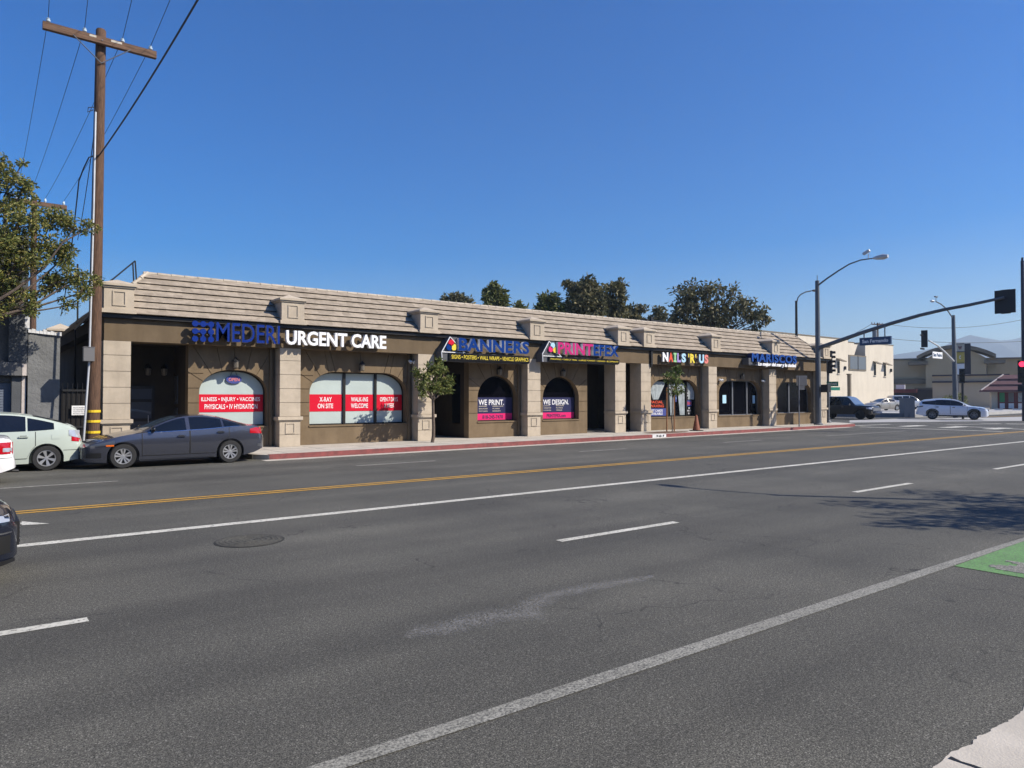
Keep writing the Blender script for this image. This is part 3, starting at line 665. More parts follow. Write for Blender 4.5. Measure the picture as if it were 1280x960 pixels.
g = MB(); g.box(3.33, 44.89, FY-0.002, WY+0.30, 3.565, 4.24); g.build('fascia', M['fascia'], mall)
g = MB(); g.box(3.25, 44.97, FY-0.10, WY+0.2, 4.245, 4.33); g.box(3.22, 45.0, FY-0.15, FY-0.105, 4.25, 4.35); g.build('eave', M['dark_metal'], mall)
g = MB(); g.box(3.2, 3.6, WY+0.3, 42.0, 3.95, 4.33); g.build('eave', M['stucco_shade'], mall)
# mansard: seven stepped tile courses on the front and both ends, hips mitred
g = MB(); N = 7
Ye, Ze, Yr, Zr = 23.98, 4.335, 25.6, 5.90
def hp(t, l):  # front slope point at height t; inset from the ends grows with t
    return Ye+(Yr-Ye)*t, Ze+(Zr-Ze)*t
for i in range(N):
    t0, t1 = i/N, (i+1)/N; y0, z0 = hp(t0, 0); y1, z1 = hp(t1, 0); lift = 0.064
    xl0 = 3.14+1.62*t0; xl1 = 3.14+1.62*t1; xr0 = 45.06-1.62*t0; xr1 = 45.06-1.62*t1
    o = -0.04
    ov = 0.06 if i < N-1 else 0.0; vs = [(xl0, y0+o, z0+lift), (xr0, y0+o, z0+lift), (xr1-ov, y1+ov, z1+0.012+ov), (xl1+ov, y1+ov, z1+0.012+ov), (xl0+.05, y0+0.055, z0+lift-.012), (xr0-.05, y0+0.055, z0+lift-.012)]
    g.add(vs, [(0, 1, 2, 3), (4, 5, 1, 0)])
    for sgn, xx0, xx1 in ((-1, xl0, xl1), (1, xr0, xr1)):
        yb = 42.0; e0 = (xx0+sgn*0.04, y0+o, z0+lift); e1 = (xx1, y1, z1+0.012)
        g.add([e0, (e0[0], yb, e0[2]), (e1[0], yb, e1[2]), e1, (xx0-sgn*0.02, y0, z0), (xx0-sgn*0.02, yb, z0)], [(0, 1, 2, 3), (4, 5, 1, 0)])
roof = g.build('roof', M['tile'], mall)
g = MB()
x = 4.62
while x < 43.4:
    L2 = 0.42; g.tube([(x, Yr+0.02, 5.90+r2.uniform(-.006, .006)), (x+L2-0.012, Yr+0.02, 5.905+r2.uniform(-.006, .006))], [0.075, 0.062], 8); x += L2
for sx, ex in ((3.14, 4.76), (45.06, 43.44)):
    for k in range(6):
        a = k/6; b2 = (k+0.97)/6
        g.tube([(sx+(ex-sx)*a, Ye+(Yr-Ye)*a, Ze+(Zr-Ze)*a+0.05), (sx+(ex-sx)*b2, Ye+(Yr-Ye)*b2, Ze+(Zr-Ze)*b2+0.04)], [0.07, 0.06], 8)
for sx in (4.76, 43.44): g.tube([(sx, Yr, 5.90), (sx, 42, 5.90)], 0.07, 8)
o = g.build('ridge_cap', M['ridge'], mall, smooth=40); o.parent = roof
g = MB(); g.box(4.78, 43.4, Yr+0.03, 41.9, 5.62, 5.70); g.build('flat_roof', M['flat_roof'], mall)
g = MB(); a_ = PY(808, 401, 27.5); g.box(a_.x, a_.x+2.2, 27.5, 28.6, 5.7, a_.z+.1); g.box(a_.x+.3, a_.x+.5, 27.4, 27.49, 5.7, a_.z+.25); g.build('rooftop_unit', M['dark_metal'], mall)
def roof_pier(cx, y0=23.94, w_=0.80, back=1.35, zb=4.40, zt=5.14):
    g = MB(); c0 = cx+CW/2-w_/2; c1 = cx+CW/2+w_/2
    g.box(c0, c1, y0+0.03, y0+back, zb, zt)
    g.box(c0-0.06, c1+0.06, y0-0.03, y0+back, zb-0.02, zb+0.10)
    a0, a1, d0, d1 = c0+0.22, c1-0.22, zb+0.2, zt-0.09
    for (u0, u1, v0, v1) in ((a0, a1, d0, d0+.035), (a0, a1, d1-.035, d1), (a0, a0+.035, d0+.036, d1-.036), (a1-.035, a1, d0+.036, d1-.036)): g.box(u0, u1, y0+0.005, y0+0.04, v0, v1)
    g.box(c0-0.04, c1+0.04, y0-0.01, y0+back+.01, zt+0.001, zt+0.055); g.box(c0-0.085, c1+0.085, y0-0.055, y0+back+.03, zt+0.056, zt+0.125)
    e = (c0-0.085, c1+0.085, y0-0.055, y0+back+0.03); z = zt+0.126
    ym = y0+0.42
    g.add([(e[0], e[2], z), (e[1], e[2], z), (e[1], e[3], z), (e[0], e[3], z), ((e[0]+e[1])/2, ym, z+0.17), ((e[0]+e[1])/2, e[3]-0.1, z+0.17)], [(0, 1, 4), (1, 2, 5, 4), (2, 3, 5), (3, 0, 4, 5), (3, 2, 1, 0)])
    g.build('roof_pier', M['stone'], mall)
for cx in colx: roof_pier(cx)
g = MB()                                           # the pier at the rear left corner, seen over the yard wall
p = PX(73, 410, 3.3); g.box(2.9, 3.9, p.y-0.3, p.y+0.9, 4.35, 4.75); g.box(2.84, 3.96, p.y-0.36, p.y+0.96, 4.751, 4.83)
g.add([(2.84, p.y-.36, 4.831), (3.96, p.y-.36, 4.831), (3.96, p.y+.96, 4.831), (2.84, p.y+.96, 4.831), (3.4, p.y+.3, 5.13)], [(0, 1, 4), (1, 2, 4), (2, 3, 4), (3, 0, 4)])
g.build('roof_pier', M['stone'], mall)
g = MB()                                           # roof hatch rail at the left end
for a_, b_ in (((141, 349), (169, 326)), ((169, 326), (171, 357)), ((166, 328), (167.5, 359)), ((127, 358), (141, 349))):
    g.tube([PY(*a_, 25.2), PY(*b_, 25.2)], 0.022, 6)
g.build('roof_rail', M['dark_metal'], mall)
for cx in colx[1:3]+[colx[3]]+colx[6:8]:           # downspouts tucked beside the piers
    g = MB(); xx = cx-0.16
    g.box(xx-0.045, xx+0.045, WY-0.09, WY-0.012, SZ+0.02, 3.56)
    for z in (0.9, 2.1, 3.2): g.box(xx-0.055, xx+0.055, WY-0.10, WY-0.002, z, z+0.03)
    g.build('downspout', M['stucco'], mall)
g = MB(); xx = PY(815, 440, 24.1).x; g.box(xx-0.06, xx+0.06, FY-0.10, FY-0.005, 3.52, 4.24); g.box(xx-0.04, xx+0.04, FY-0.08, FY-0.01, 3.40, 3.519); g.build('downspout', M['dark_metal'], mall)

# windows: frame with mullions > pane (film or dark glass)
def window(b, mull, pane_mat):
    o0, o1 = b['o0'], b['o1']; out = arch(o0+0.002, o1-0.002, b['zs']+0.006, b['sp'], b['rx'], b['rz']-0.003)
    n = len(out); cxm = (o0+o1)/2; czm = (b['zs']+b['top'])/2; t = 0.045
    inn = [(min(max(u, o0+t), o1-t) if k < 2 else u-(1 if u > cxm else -1)*t*min(1, abs(u-cxm)/((o1-o0)/2)*1.0), (v+t if k < 2 else v-t*max(0.0, (v-b['sp'])/max(b['rz'], .01)))) for k, (u, v) in enumerate(out)]
    g = MB(); y0, y1 = GL-0.035, GL+0.03
    vs = [(u, y0, v) for u, v in out]+[(u, y0, v) for u, v in inn]+[(u, y1, v) for u, v in out]+[(u, y1, v) for u, v in inn]
    fs = []
    for i in range(n):
        j = (i+1) % n; fs += [(i, j, n+j, n+i), (n+i, n+j, 3*n+j, 3*n+i), (2*n+i, 3*n+i, 3*n+j, 2*n+j)]
    g.add(vs, fs)
    for xm in mull:
        zt = b['top']-0.02
        if xm < o0+b['rx']: zt = b['sp']+b['rz']*math.sqrt(max(0, 1-((o0+b['rx']-xm)/b['rx'])**2))-0.02
        if xm > o1-b['rx']: zt = b['sp']+b['rz']*math.sqrt(max(0, 1-((xm-o1+b['rx'])/b['rx'])**2))-0.02
        g.box(xm-0.05, xm+0.05, y0-0.03, y1, b['zs']+0.01, zt)
    fr = g.build('window', M['dark_metal'] if b['kind'] not in ('dark', 'dark2') else M['grey_metal'], mall)
    g = MB(); g.pxz(arch(o0+0.004, o1-0.004, b['zs']+0.01, b['sp'], b['rx']-0.002, b['rz']-0.006), GL, GL+0.02)
    pn = g.build('pane', pane_mat); par(pn, fr)
G = lambda px: PY(px, 490, GL).x
window(bays[0], [], M['film'])
window(bays[1], [G(429.5), G(468.5)], M['film'])
window(bays[2], [], M['glass_dark']); window(bays[3], [], M['glass_dark'])
window(bays[4], [G(834), G(857)], M['glass_dark'])
window(bays[5], [G(914.5), G(932.5)], M['glass_dark']); window(bays[6], [G(985)], M['glass_dark'])
# doors of the recesses
def door(x0, x1, y, z1, rails, mats=('dark_metal', 'glass_blue')):
    g = MB(); z0 = SZ+0.004
    g.box(x0, x0+0.09, y-0.05, y, z0, z1); g.box(x1-0.09, x1, y-0.05, y, z0, z1); g.box(x0+0.091, x1-0.091, y-0.05, y, z1-0.1, z1); g.box(x0+0.091, x1-0.091, y-0.05, y, z0, z0+0.16)
    for r_ in rails: g.box(x0+0.091, x1-0.091, y-0.045, y, r_-0.05, r_+0.05)
    d = g.build('door', M[mats[0]], mall)
    g = MB(); g.box(x0+0.09, x1-0.09, y-0.02, y-0.005, z0+0.15, z1-0.09); p_ = g.build('pane', M[mats[1]]); par(p_, d)
    g = MB(); g.tube([(x1-0.2, y-0.1, 0.95), (x1-0.2, y-0.1, 1.25)], 0.015, 6); g.box(x1-0.21, x1-0.19, y-0.1, y-0.05, 0.96, 0.98); g.box(x1-0.21, x1-0.19, y-0.1, y-0.05, 1.22, 1.24)
    h_ = g.build('handle', M['light_metal']); par(h_, d)
door(4.15, PY(193, 490, 26.6).x, 26.6, 2.25, (1.1, 1.75))
door(15.0, 16.0, 27.4, 2.4, (1.2,), ('black_metal', 'glass_dark'))
door(24.9, 26.0, 28.0, 2.4, (1.2,), ('black_metal', 'glass_dark'))
def slit(name, mb, mats):
    return mb.build(name, mats, mall)
g = MB(); x_ = xa; g.box(x_-0.03, x_+0.02, 26.05, 26.45, 0.9, 1.5); g.box(x_-0.03, x_+0.02, 26.05, 26.45, 1.65, 2.6); g.build('window', M['glass_blue'], mall)
g = MB(); g.box(xb-0.03, xb+0.02, 25.35, 25.95, 0.75, 2.85); g.build('window', M['glass_dark'], mall)
g = MB(); g.box(25.5, 25.9, 27.96, 27.999, 2.55, 2.68); g.build('door_plate', M['sign_back'], mall)
# ================================================================== SIGNS on the shop row
def sconce(x, z, label, y=WY):
    t = thing('wall_lamp', label, 'wall lamp', (x, y, z), 0, 'lantern lamps over the shop windows')
    g = MB(); g.box(x-0.05, x+0.05, y-0.03, y-0.002, z-0.12, z+0.12); g.tube([(x, y-0.03, z+0.02), (x, y-0.10, z+0.06), (x, y-0.15, z+0.16)], 0.015, 6); g.build('bracket', M['black_metal'], t)
    g = MB(); g.lathe([(0.05, z-0.15), (0.085, z-0.12), (0.105, z+0.08)], (x, y-0.16, 0), 8); g.build('lamp_glass', M['lamp_ivory'], t, smooth=30)
    g = MB(); g.lathe([(0.13, z+0.081), (0.12, z+0.11), (0.04, z+0.20), (0.02, z+0.23)], (x, y-0.16, 0), 8)
    for k in range(4):
        a = math.pi/4+k*math.pi/2; g.tube([(x+0.06*math.cos(a), y-0.16+0.06*math.sin(a), z-0.15), (x+0.11*math.cos(a), y-0.16+0.11*math.sin(a), z+0.08)], 0.008, 4)
    g.build('lamp_cap', M['black_metal'], t)
def over(b): return (b['o0']+b['o1'])/2
sconce(over(bays[0]), 2.98, 'black lantern on the wall above the arched window with the oval open sign')
sconce(over(bays[1]), 3.0, 'black lantern on the wall above the wide three pane frosted window')
sconce(over(bays[2]), 2.98, 'black lantern above the arched window lettered WE PRINT')
sconce(over(bays[3]), 2.98, 'black lantern above the arched window lettered WE DESIGN')
sconce(over(bays[5]), 3.05, 'black lantern above the wide dark window with two pale notices')
sconce(4.95, 2.75, 'black lantern inside the dark door recess at the left end', 26.6)
sconce(5.45, 2.75, 'small black lantern beside the narrow window in the left door recess', 26.6)
def floodlight(px, py, label):
    p = PY(px, py, WY); t = thing('floodlight', label, 'floodlight', p, 0, 'white floodlights on the shop walls')
    g = MB(); g.box(p.x-0.05, p.x+0.05, WY-0.04, WY-0.003, p.z-0.05, p.z+0.05); g.tube([(p.x, WY-0.04, p.z), (p.x, WY-0.14, p.z)], 0.02, 6); g.build('bracket', M['white'], t)
    for s in (-1, 1):
        g = MB(); g.lathe([(0.03, -0.10), (0.06, -0.06), (0.07, 0.05)], (0, 0, 0), 10)
        mx = Matrix.Translation((p.x+s*0.09, WY-0.18, p.z-0.02)) @ Matrix.Rotation(R(35*s), 4, 'Y') @ Matrix.Rotation(R(140), 4, 'X')
        g.v = [tuple(mx @ Vector(v)) for v in g.v]; g.build('lamp_head', M['white'], t, smooth=40)
floodlight(513, 452, 'white twin floodlight on the wall right of the three pane frosted window')
floodlight(898.5, 475, 'small white floodlight on the wall left of the dark window with two notices')
floodlight(951, 476, 'small white floodlight on the wall right of the dark window with two notices')

def sign(name, label, p, group=None): return thing(name, label, 'sign', p, 0, group)
# --- left: blue dotted logo + blue and white channel letters
fy = FY-0.33
A = PY(240, 428, fy); B = PY(268, 400.5, fy)
t = sign('shop_sign', 'blue dotted logo with blue and white raised letters over the two frosted shop windows', (A.x, FY, A.z))
g = MB(); s3 = (B.x-A.x); st = s3*0.36; r_ = st*0.385; zc0 = A.z+r_+0.03
def dot(i, j): return (A.x+r_+i*st, zc0+j*st)
def disc(c, rr):
    g.pxz([(c[0]+rr*math.cos(2*math.pi*k/18), c[1]+rr*math.sin(2*math.pi*k/18)) for k in range(18)], fy, fy+0.10, 0, 1)
def neck(a, b):
    a = Vector(a); b = Vector(b); tt = (b-a).normalized(); nn = Vector((-tt.y, tt.x)); ws = [0.75, 0.42, 0.34, 0.42, 0.75]; e0 = a+tt*r_*0.55; e1 = b-tt*r_*0.55
    up = [tuple(e0+(e1-e0)*k/4+nn*r_*ws[k]) for k in range(5)]; dn = [tuple(e0+(e1-e0)*k/4-nn*r_*ws[k]) for k in range(5)]
    g.pxz(dn+up[::-1], fy+0.004, fy+0.098, 0, 1)
for i in range(3):
    for j in range(3): disc(dot(i, j), r_)
neck(dot(0, 2), dot(1, 2)); neck(dot(1, 2), dot(2, 2)); neck(dot(2, 2), dot(2, 1)); neck(dot(2, 1), dot(2, 0)); neck(dot(0, 1), dot(1, 1)); neck(dot(1, 1), dot(1, 0))
g.build('logo', [M['blue'], M['letter_side_blue']], t)
A = PY(270.5, 427, fy); B = PY(349.8, 407.5, fy)
g = MB(); text(g, 'MEDERI', A.x, B.x, A.z+0.02, B.z, fy, 0.14, 0, 1, bold=0.004, space=1.0); g.build('lettering', [M['blue'], M['letter_side']], t)
A = PY(356.5, 430.5, fy); B = PY(483, 420.5, fy)
g = MB(); text(g, 'URGENT CARE', A.x+0.04, B.x, A.z+0.0, A.z+0.50, fy, 0.14, 0, 1, bold=0.028); g.build('lettering', [M['white_glow'], M['letter_side_white']], t)
g = MB(); g.box(PY(240, 428, fy).x+0.1, B.x-0.1, FY-0.08, FY-0.004, 3.80, 3.90)
for k in range(9): xx = PY(240, 428, fy).x+0.3+k*0.8; g.box(xx, xx+0.03, fy+0.13, FY-0.08, 3.83, 3.87)
g.build('raceway', M['fascia'], t)

# --- middle: two cut-out signs, each a slanted grey cabinet, letters with white returns, a black strip below
def cut_sign(label, pl, pr, ptl, dots, strip_txt, lx0, lx1, by, parts):
    yb = 23.72
    A = PY(pl[0], pl[1], yb); B = PY(pr[0], pr[1], yb); T = PY(ptl[0], ptl[1], yb)
    t = sign('shop_sign', label, (A.x, FY, A.z))
    zb = A.z; zs = PY(lx0, by, yb).z
    g = MB(); g.pxz([(A.x, zb), (B.x, zb), (B.x, zs+0.02), (T.x+0.75, zs+0.02), (T.x+0.35, T.z), (T.x, T.z), (A.x-0.02, zb+0.36)], yb+0.06, FY-0.01); g.build('cabinet', M['sign_grey'], t)
    g = MB(); g.tube([(A.x, yb+0.03, zb), (A.x-0.02, yb+0.03, zb+0.34), (T.x, yb+0.03, T.z)], 0.022, 6); g.tube([(T.x, yb+0.03, T.z), (T.x+0.72, yb+0.03, zs)], 0.022, 6); g.tube([(T.x-0.36, yb+.03, zs+0.02), (T.x+0.74, yb+0.03, zs+.02)], 0.018, 6); g.build('trim', M['white'], t)
    g = MB(); g.box(A.x+0.32, B.x, yb-0.01, yb+0.055, zb+0.03, zs); sp_ = g.build('strip_panel', M['black'], t)
    g = MB(); text(g, strip_txt, A.x+0.42, B.x-0.08, zb+0.10, zs-0.07, yb-0.016, 0.012, 0, bold=0.004); o = g.build('lettering', M['gold'], t)
    g = MB()
    for px, py, rr, mi in dots:
        c = PY(px, py, yb); g.pxz([(c.x+rr*math.cos(2*math.pi*k/16), c.z+rr*math.sin(2*math.pi*k/16)) for k in range(16)], yb-0.01, yb+0.05, mi)
    g.build('logo', [M['red_vinyl'], M['gold'], M['blue2'], M['cyan_letter'], M['pink_vinyl'], M['ivory']], t)
    for s_, x0, x1, z0, z1, m_ in parts:
        P = PY(x0, z0, yb-0.1); Q = PY(x1, z1, yb-0.1)
        g = MB(); text(g, s_, P.x, Q.x, P.z, PY(x0, z1, yb-0.1).z, yb-0.10, 0.16, 0, 1, bold=0.032); g.build('lettering', [M[m_], M['letter_side_white']], t)
cut_sign('grey cabinet sign with all blue letters over a yellow lettered black strip', (553, 451), (662, 453), (563, 421),
         [(564, 428.5, 0.13, 0), (561.5, 434, 0.13, 2), (567.5, 434, 0.13, 1)], 'SIGNS \u2022 POSTERS \u2022 WALL WRAPS \u2022 VEHICLE GRAPHICS', 563, 661, 441.0, [('BANNERS', 573.5, 661.5, 438.5, 422, 'blue2')])
cut_sign('grey cabinet sign with pink and blue letters over a yellow lettered black strip', (679, 452), (774, 456), (687, 426.5),
         [(691, 432, 0.13, 3), (688.5, 436.5, 0.13, 4), (694, 437.5, 0.13, 1)], 'PRINTING \u2022 DIRECT MAIL \u2022 LARGE FORMAT \u2022 DESIGN \u2022 BLUEPRINTS', 681, 774, 445.5,
         [('PRINT', 697.5, 741.5, 442.5, 427.5, 'pink'), ('EFEX', 742, 773.5, 444.5, 430.5, 'blue2')])
# --- coloured single letters
t = sign('shop_sign', 'row of separate many coloured slab letters above the draped nail shop window', (28.4, FY, 3.7))
yb = 23.98
seq = [('N', 828.5, 835.5, 'white_glow'), ('A', 836, 841.5, 'orange_letter'), ('I', 842.2, 845.8, 'lime_letter'), ('L', 846.6, 851.2, 'violet_letter'), ('S', 852, 857.5, 'cyan_letter'), ("'", 860.4, 861.6, 'gold'), ('R', 862.8, 868.8, 'gold'), ("'", 869.2, 870.4, 'gold'), ('U', 874, 880, 'cyan_letter'), ('S', 880.6, 885.5, 'salmon_letter')]
for ch, a_, b_, m_ in seq:
    z0 = 3.70+(0.28 if ch == "'" else 0); z1 = 4.18
    g = MB(); xa_, xb_ = PY(a_, 448, yb).x, PY(b_, 448, yb).x
    if ch == 'I':
        c_ = (xa_+xb_)/2; g.box(c_-0.055, c_+0.055, yb, yb+0.1, z0, z1); g.box(xa_, xb_, yb+0.001, yb+0.099, z0, z0+0.09); g.box(xa_, xb_, yb+0.001, yb+0.099, z1-0.09, z1)
    else: text(g, ch, xa_, xb_, z0, z1, yb, 0.10, 0, 1, bold=0.05)
    g.build('letter', [M[m_], M['letter_side']], t)
g = MB(); g.box(28.5, 32.1, FY-0.09, FY-0.004, 3.88, 3.96); g.build('raceway', M['stucco_shade'], t)
# --- right: blue letters over white script
t = sign('shop_sign', 'blue letters above white script on the right end of the fascia', (36.2, FY, 3.7))
g = MB(); text(g, 'MARISCOS', PY(940, 452, 23.7).x, PY(996, 452, 23.7).x, 3.92, 4.42, 23.7, 0.30, 0, 1, bold=0.035, space=1.1); g.build('lettering', [M['blue3'], M['letter_side_blue']], t)
g = MB(); text(g, 'Lo mejor del mar y la ciudad', PY(948, 457, 23.7).x, PY(995, 457, 23.7).x, 3.64, 3.92, 23.72, 0.12, 0, 1, bold=0.05, shear=0.2); g.build('lettering', [M['white_glow'], M['letter_side_white']], t)
g = MB(); g.box(PY(936.5, 452, 23.72).x, PY(941, 452, 23.72).x, 23.75, FY-0.01, 3.75, 4.12); g.box(PY(941, 452, 23.7).x, PY(995, 452, 23.7).x, 23.95, FY-0.01, 3.72, 4.3); g.build('cabinet', M['sign_grey'], t)

# ================================================================== films and posters in the windows
gy = GL-0.012
def banner(label, x0, x1, z0, z1, m, lines, group=None, mtxt='white'):
    o_ = thing('window_banner', label, 'window banner', ((x0+x1)/2, gy, z0), 0, group)
    g = MB(); g.box(x0, x1, gy, gy+0.006, z0, z1); g.build('film', M[m], o_)
    for s_, u0, u1, v0, v1, mt in lines:
        g = MB(); W_ = x1-x0; H_ = z1-z0
        text(g, s_, x0+u0*W_, x0+u1*W_, z0+v0*H_, z0+v1*H_, gy-0.004, 0.004, 0, bold=0.014); g.build('lettering', M[mt], o_)
    return o_
b = bays[0]; RZ0, RZ1 = 1.36, 1.96
banner('red banner reading ILLNESS INJURY VACCINES PHYSICALS IV HYDRATION across the arched window', b['o0']+0.05, b['o1']-0.05, RZ0, RZ1, 'red_vinyl',
       [('ILLNESS \u2022 INJURY \u2022 VACCINES', .04, .95, .55, .84, 'white'), ('PHYSICALS \u2022 IV HYDRATION', .09, .91, .17, .45, 'white')])
b = bays[1]; gr = 'red banners in the three pane window'; ms_ = [G(429.5), G(468.5)]
banner('red banner reading X-RAY ON SITE in the left pane of the wide window', b['o0']+0.05, ms_[0]-0.06, 1.34, 1.97, 'red_vinyl', [('X-RAY', .33, .69, .57, .84, 'white'), ('ON SITE', .28, .73, .18, .46, 'white')], gr)
banner('red banner reading WALK-INS WELCOME in the middle pane of the wide window', ms_[0]+0.06, ms_[1]-0.06, 1.34, 1.97, 'red_vinyl', [('WALK-INS', .2, .8, .57, .84, 'white'), ('WELCOME', .2, .8, .18, .46, 'white')], gr)
banner('red banner reading OPEN 7 DAYS A WEEK in the right pane of the wide window', ms_[1]+0.06, b['o1']-0.05, 1.34, 1.97, 'red_vinyl', [('OPEN 7 DAYS', .14, .84, .57, .84, 'white'), ('A WEEK', .30, .70, .18, .46, 'white')], gr)
for b, wd, ph, lab in ((bays[2], 'WE PRINT.', '818-245-7470', 'navy window banner reading WE PRINT with a magenta strip carrying a phone number'), (bays[3], 'WE DESIGN.', 'PRINTEFEX.com', 'navy window banner reading WE DESIGN with a magenta strip and web address')):
    o_ = banner(lab, b['o0']+0.05, b['o1']-0.05, 1.16, 1.86, 'navy_vinyl', [(wd, .10, .78 if wd == 'WE PRINT.' else .84, .52, .86, 'white')])
    W_ = b['o1']-b['o0']-0.1; xx = b['o0']+0.05
    g = MB(); g.box(xx, xx+W_, gy, gy+0.006, 0.86, 1.157); g.build('strip', M['pink_vinyl'], o_)
    g = MB(); text(g, ph, xx+W_*.2, xx+W_*.75, 0.93, 1.09, gy-0.004, 0.004, 0, bold=0.02); g.build('lettering', M['navy_vinyl'], o_)
    g = MB()
    items = (('BANNERS', 'BUSINESS CARDS'), ('BROCHURES', 'FLYERS'), ('POSTCARDS', 'BOOKLETS')) if wd == 'WE PRINT.' else (('LOGOS', 'BROCHURES'), ('WEBSITES', 'FLYERS'), ('CATALOGS', 'MENUS'))
    for r, row in enumerate(items):
        for c, s_ in enumerate(row):
            u0 = .11+.36*c; text(g, s_, xx+W_*u0, xx+W_*(u0+.012*len(s_)+.12), 1.45-0.105*r, 1.50-0.105*r, gy-0.004, 0.004, 0, bold=0.02)
    g.build('lettering', M['ivory'], o_)
# posters in the nail shop window
b = bays[4]; e1, e2 = G(834), G(857)
def curtain(label, x0, x1, z0, z1, x0b, x1b):
    g = MB(); n = 16
    pts = lambda u, v: (x0+(x0b-x0)*(1-v)+(x1+(x1b-x1)*(1-v)-(x0+(x0b-x0)*(1-v)))*u, gy+0.012*math.sin(u*22)-0.012, z0+(z1-z0)*v)
    g.grid(pts, n, 6); tag(g.build('curtain', M['curtain'], smooth=60), label, 'curtain', 'grey drapes in the nail shop window')
lab = ['grey drape gathered to a point in the left pane of the nail shop window', 'slim grey drape left of the dark centre strip in the nail shop window', 'slim grey drape right of the dark centre strip in the nail shop window', 'short grey drape high in the right pane of the nail shop window']
pL = b['o0']; curtain(lab[0], pL+0.15, e1-0.15, 1.75, 2.70, pL+0.55, e1-0.75)
curtain(lab[1], e1+0.12, e1+0.62, 0.90, 2.6, e1+0.22, e1+0.47); curtain(lab[2], e2-0.75, e2-0.12, 0.90, 2.6, e2-0.52, e2-0.12)
curtain(lab[3], e2+0.1, e2+1.0, 1.75, 2.72, e2+0.2, e2+0.75)
banner('black poster with two red words in the left pane of the nail shop window', pL+0.08, e1-0.08, 1.30, 1.72, 'black', [('FACIAL', .18, .82, .58, .92, 'orange_letter'), ('WAXING', .14, .86, .08, .42, 'orange_letter')])
banner('blue poster with white words at the foot of the left nail shop pane', pL+0.08, e1-0.08, 0.88, 1.28, 'blue_vinyl', [('GIFT CARDS', .14, .80, .54, .86, 'white'), ('AVAILABLE', .14, .80, .14, .46, 'white')])
banner('black poster with white lines above the blue strip in the right nail shop pane', e2+0.08, b['o1']-0.28, 1.72, 2.18, 'black', [('MANICURE', .08, .92, .70, .90, 'white'), ('PEDICURE', .06, .94, .40, .60, 'white'), ('ACRYLIC', .22, .78, .08, .28, 'white')])
banner('blue strip with red lettering in the right nail shop pane', e2+0.06, b['o1']-0.28, 1.38, 1.70, 'blue_vinyl', [('EYELASH', .08, .92, .25, .75, 'orange_letter')])
banner('black poster with small white lines low in the right nail shop pane', e2+0.06, b['o1']-0.28, 0.90, 1.36, 'black', [('OPEN', .36, .7, .70, .90, 'white'), ('MON - SAT', .14, .86, .40, .60, 'white'), ('9:30 - 7', .30, .74, .08, .28, 'white')])
banner('small dark blue card in the middle of the nail shop window', e1+0.66, e2-0.78, 1.62, 2.02, 'blue_vinyl', [('SPA', .25, .75, .35, .65, 'cyan_letter')])
b = bays[5]
banner('pale notice taped inside the left pane of the dark restaurant window', G(903), G(907.5), 1.52, 2.0, 'cyan_letter', [])
banner('pale notice taped inside the right pane of the dark restaurant window', G(940.5), G(943.5), 1.50, 1.98, 'cyan_letter', [])
# oval open sign hung in the first window
p = PY(292, 474.5, gy); t = thing('open_sign', 'small oval neon style open sign hung in the first arched window', 'sign', (p.x, gy, p.z))
g = MB(); el = lambda a_, b_: [(p.x+a_*math.cos(2*math.pi*k/24), p.z+b_*math.sin(2*math.pi*k/24)) for k in range(24)]
g.pxz(el(0.26, 0.14), gy-0.05, gy-0.005); g.build('panel', M['blue_vinyl'], t)
g = MB(); text(g, 'OPEN', p.x-0.18, p.x+0.18, p.z-0.055, p.z+0.055, gy-0.056, 0.008, 0, bold=0.01); g.build('lettering', M['salmon_letter'], t)
g = MB(); g.tube([(p.x-0.12, gy-0.02, p.z+0.12), (p.x-0.05, gy-0.02, p.z+0.28)], 0.006, 4); g.tube([(p.x+0.12, gy-0.02, p.z+0.12), (p.x+0.05, gy-0.02, p.z+0.28)], 0.006, 4); g.build('cord', M['black'], t)
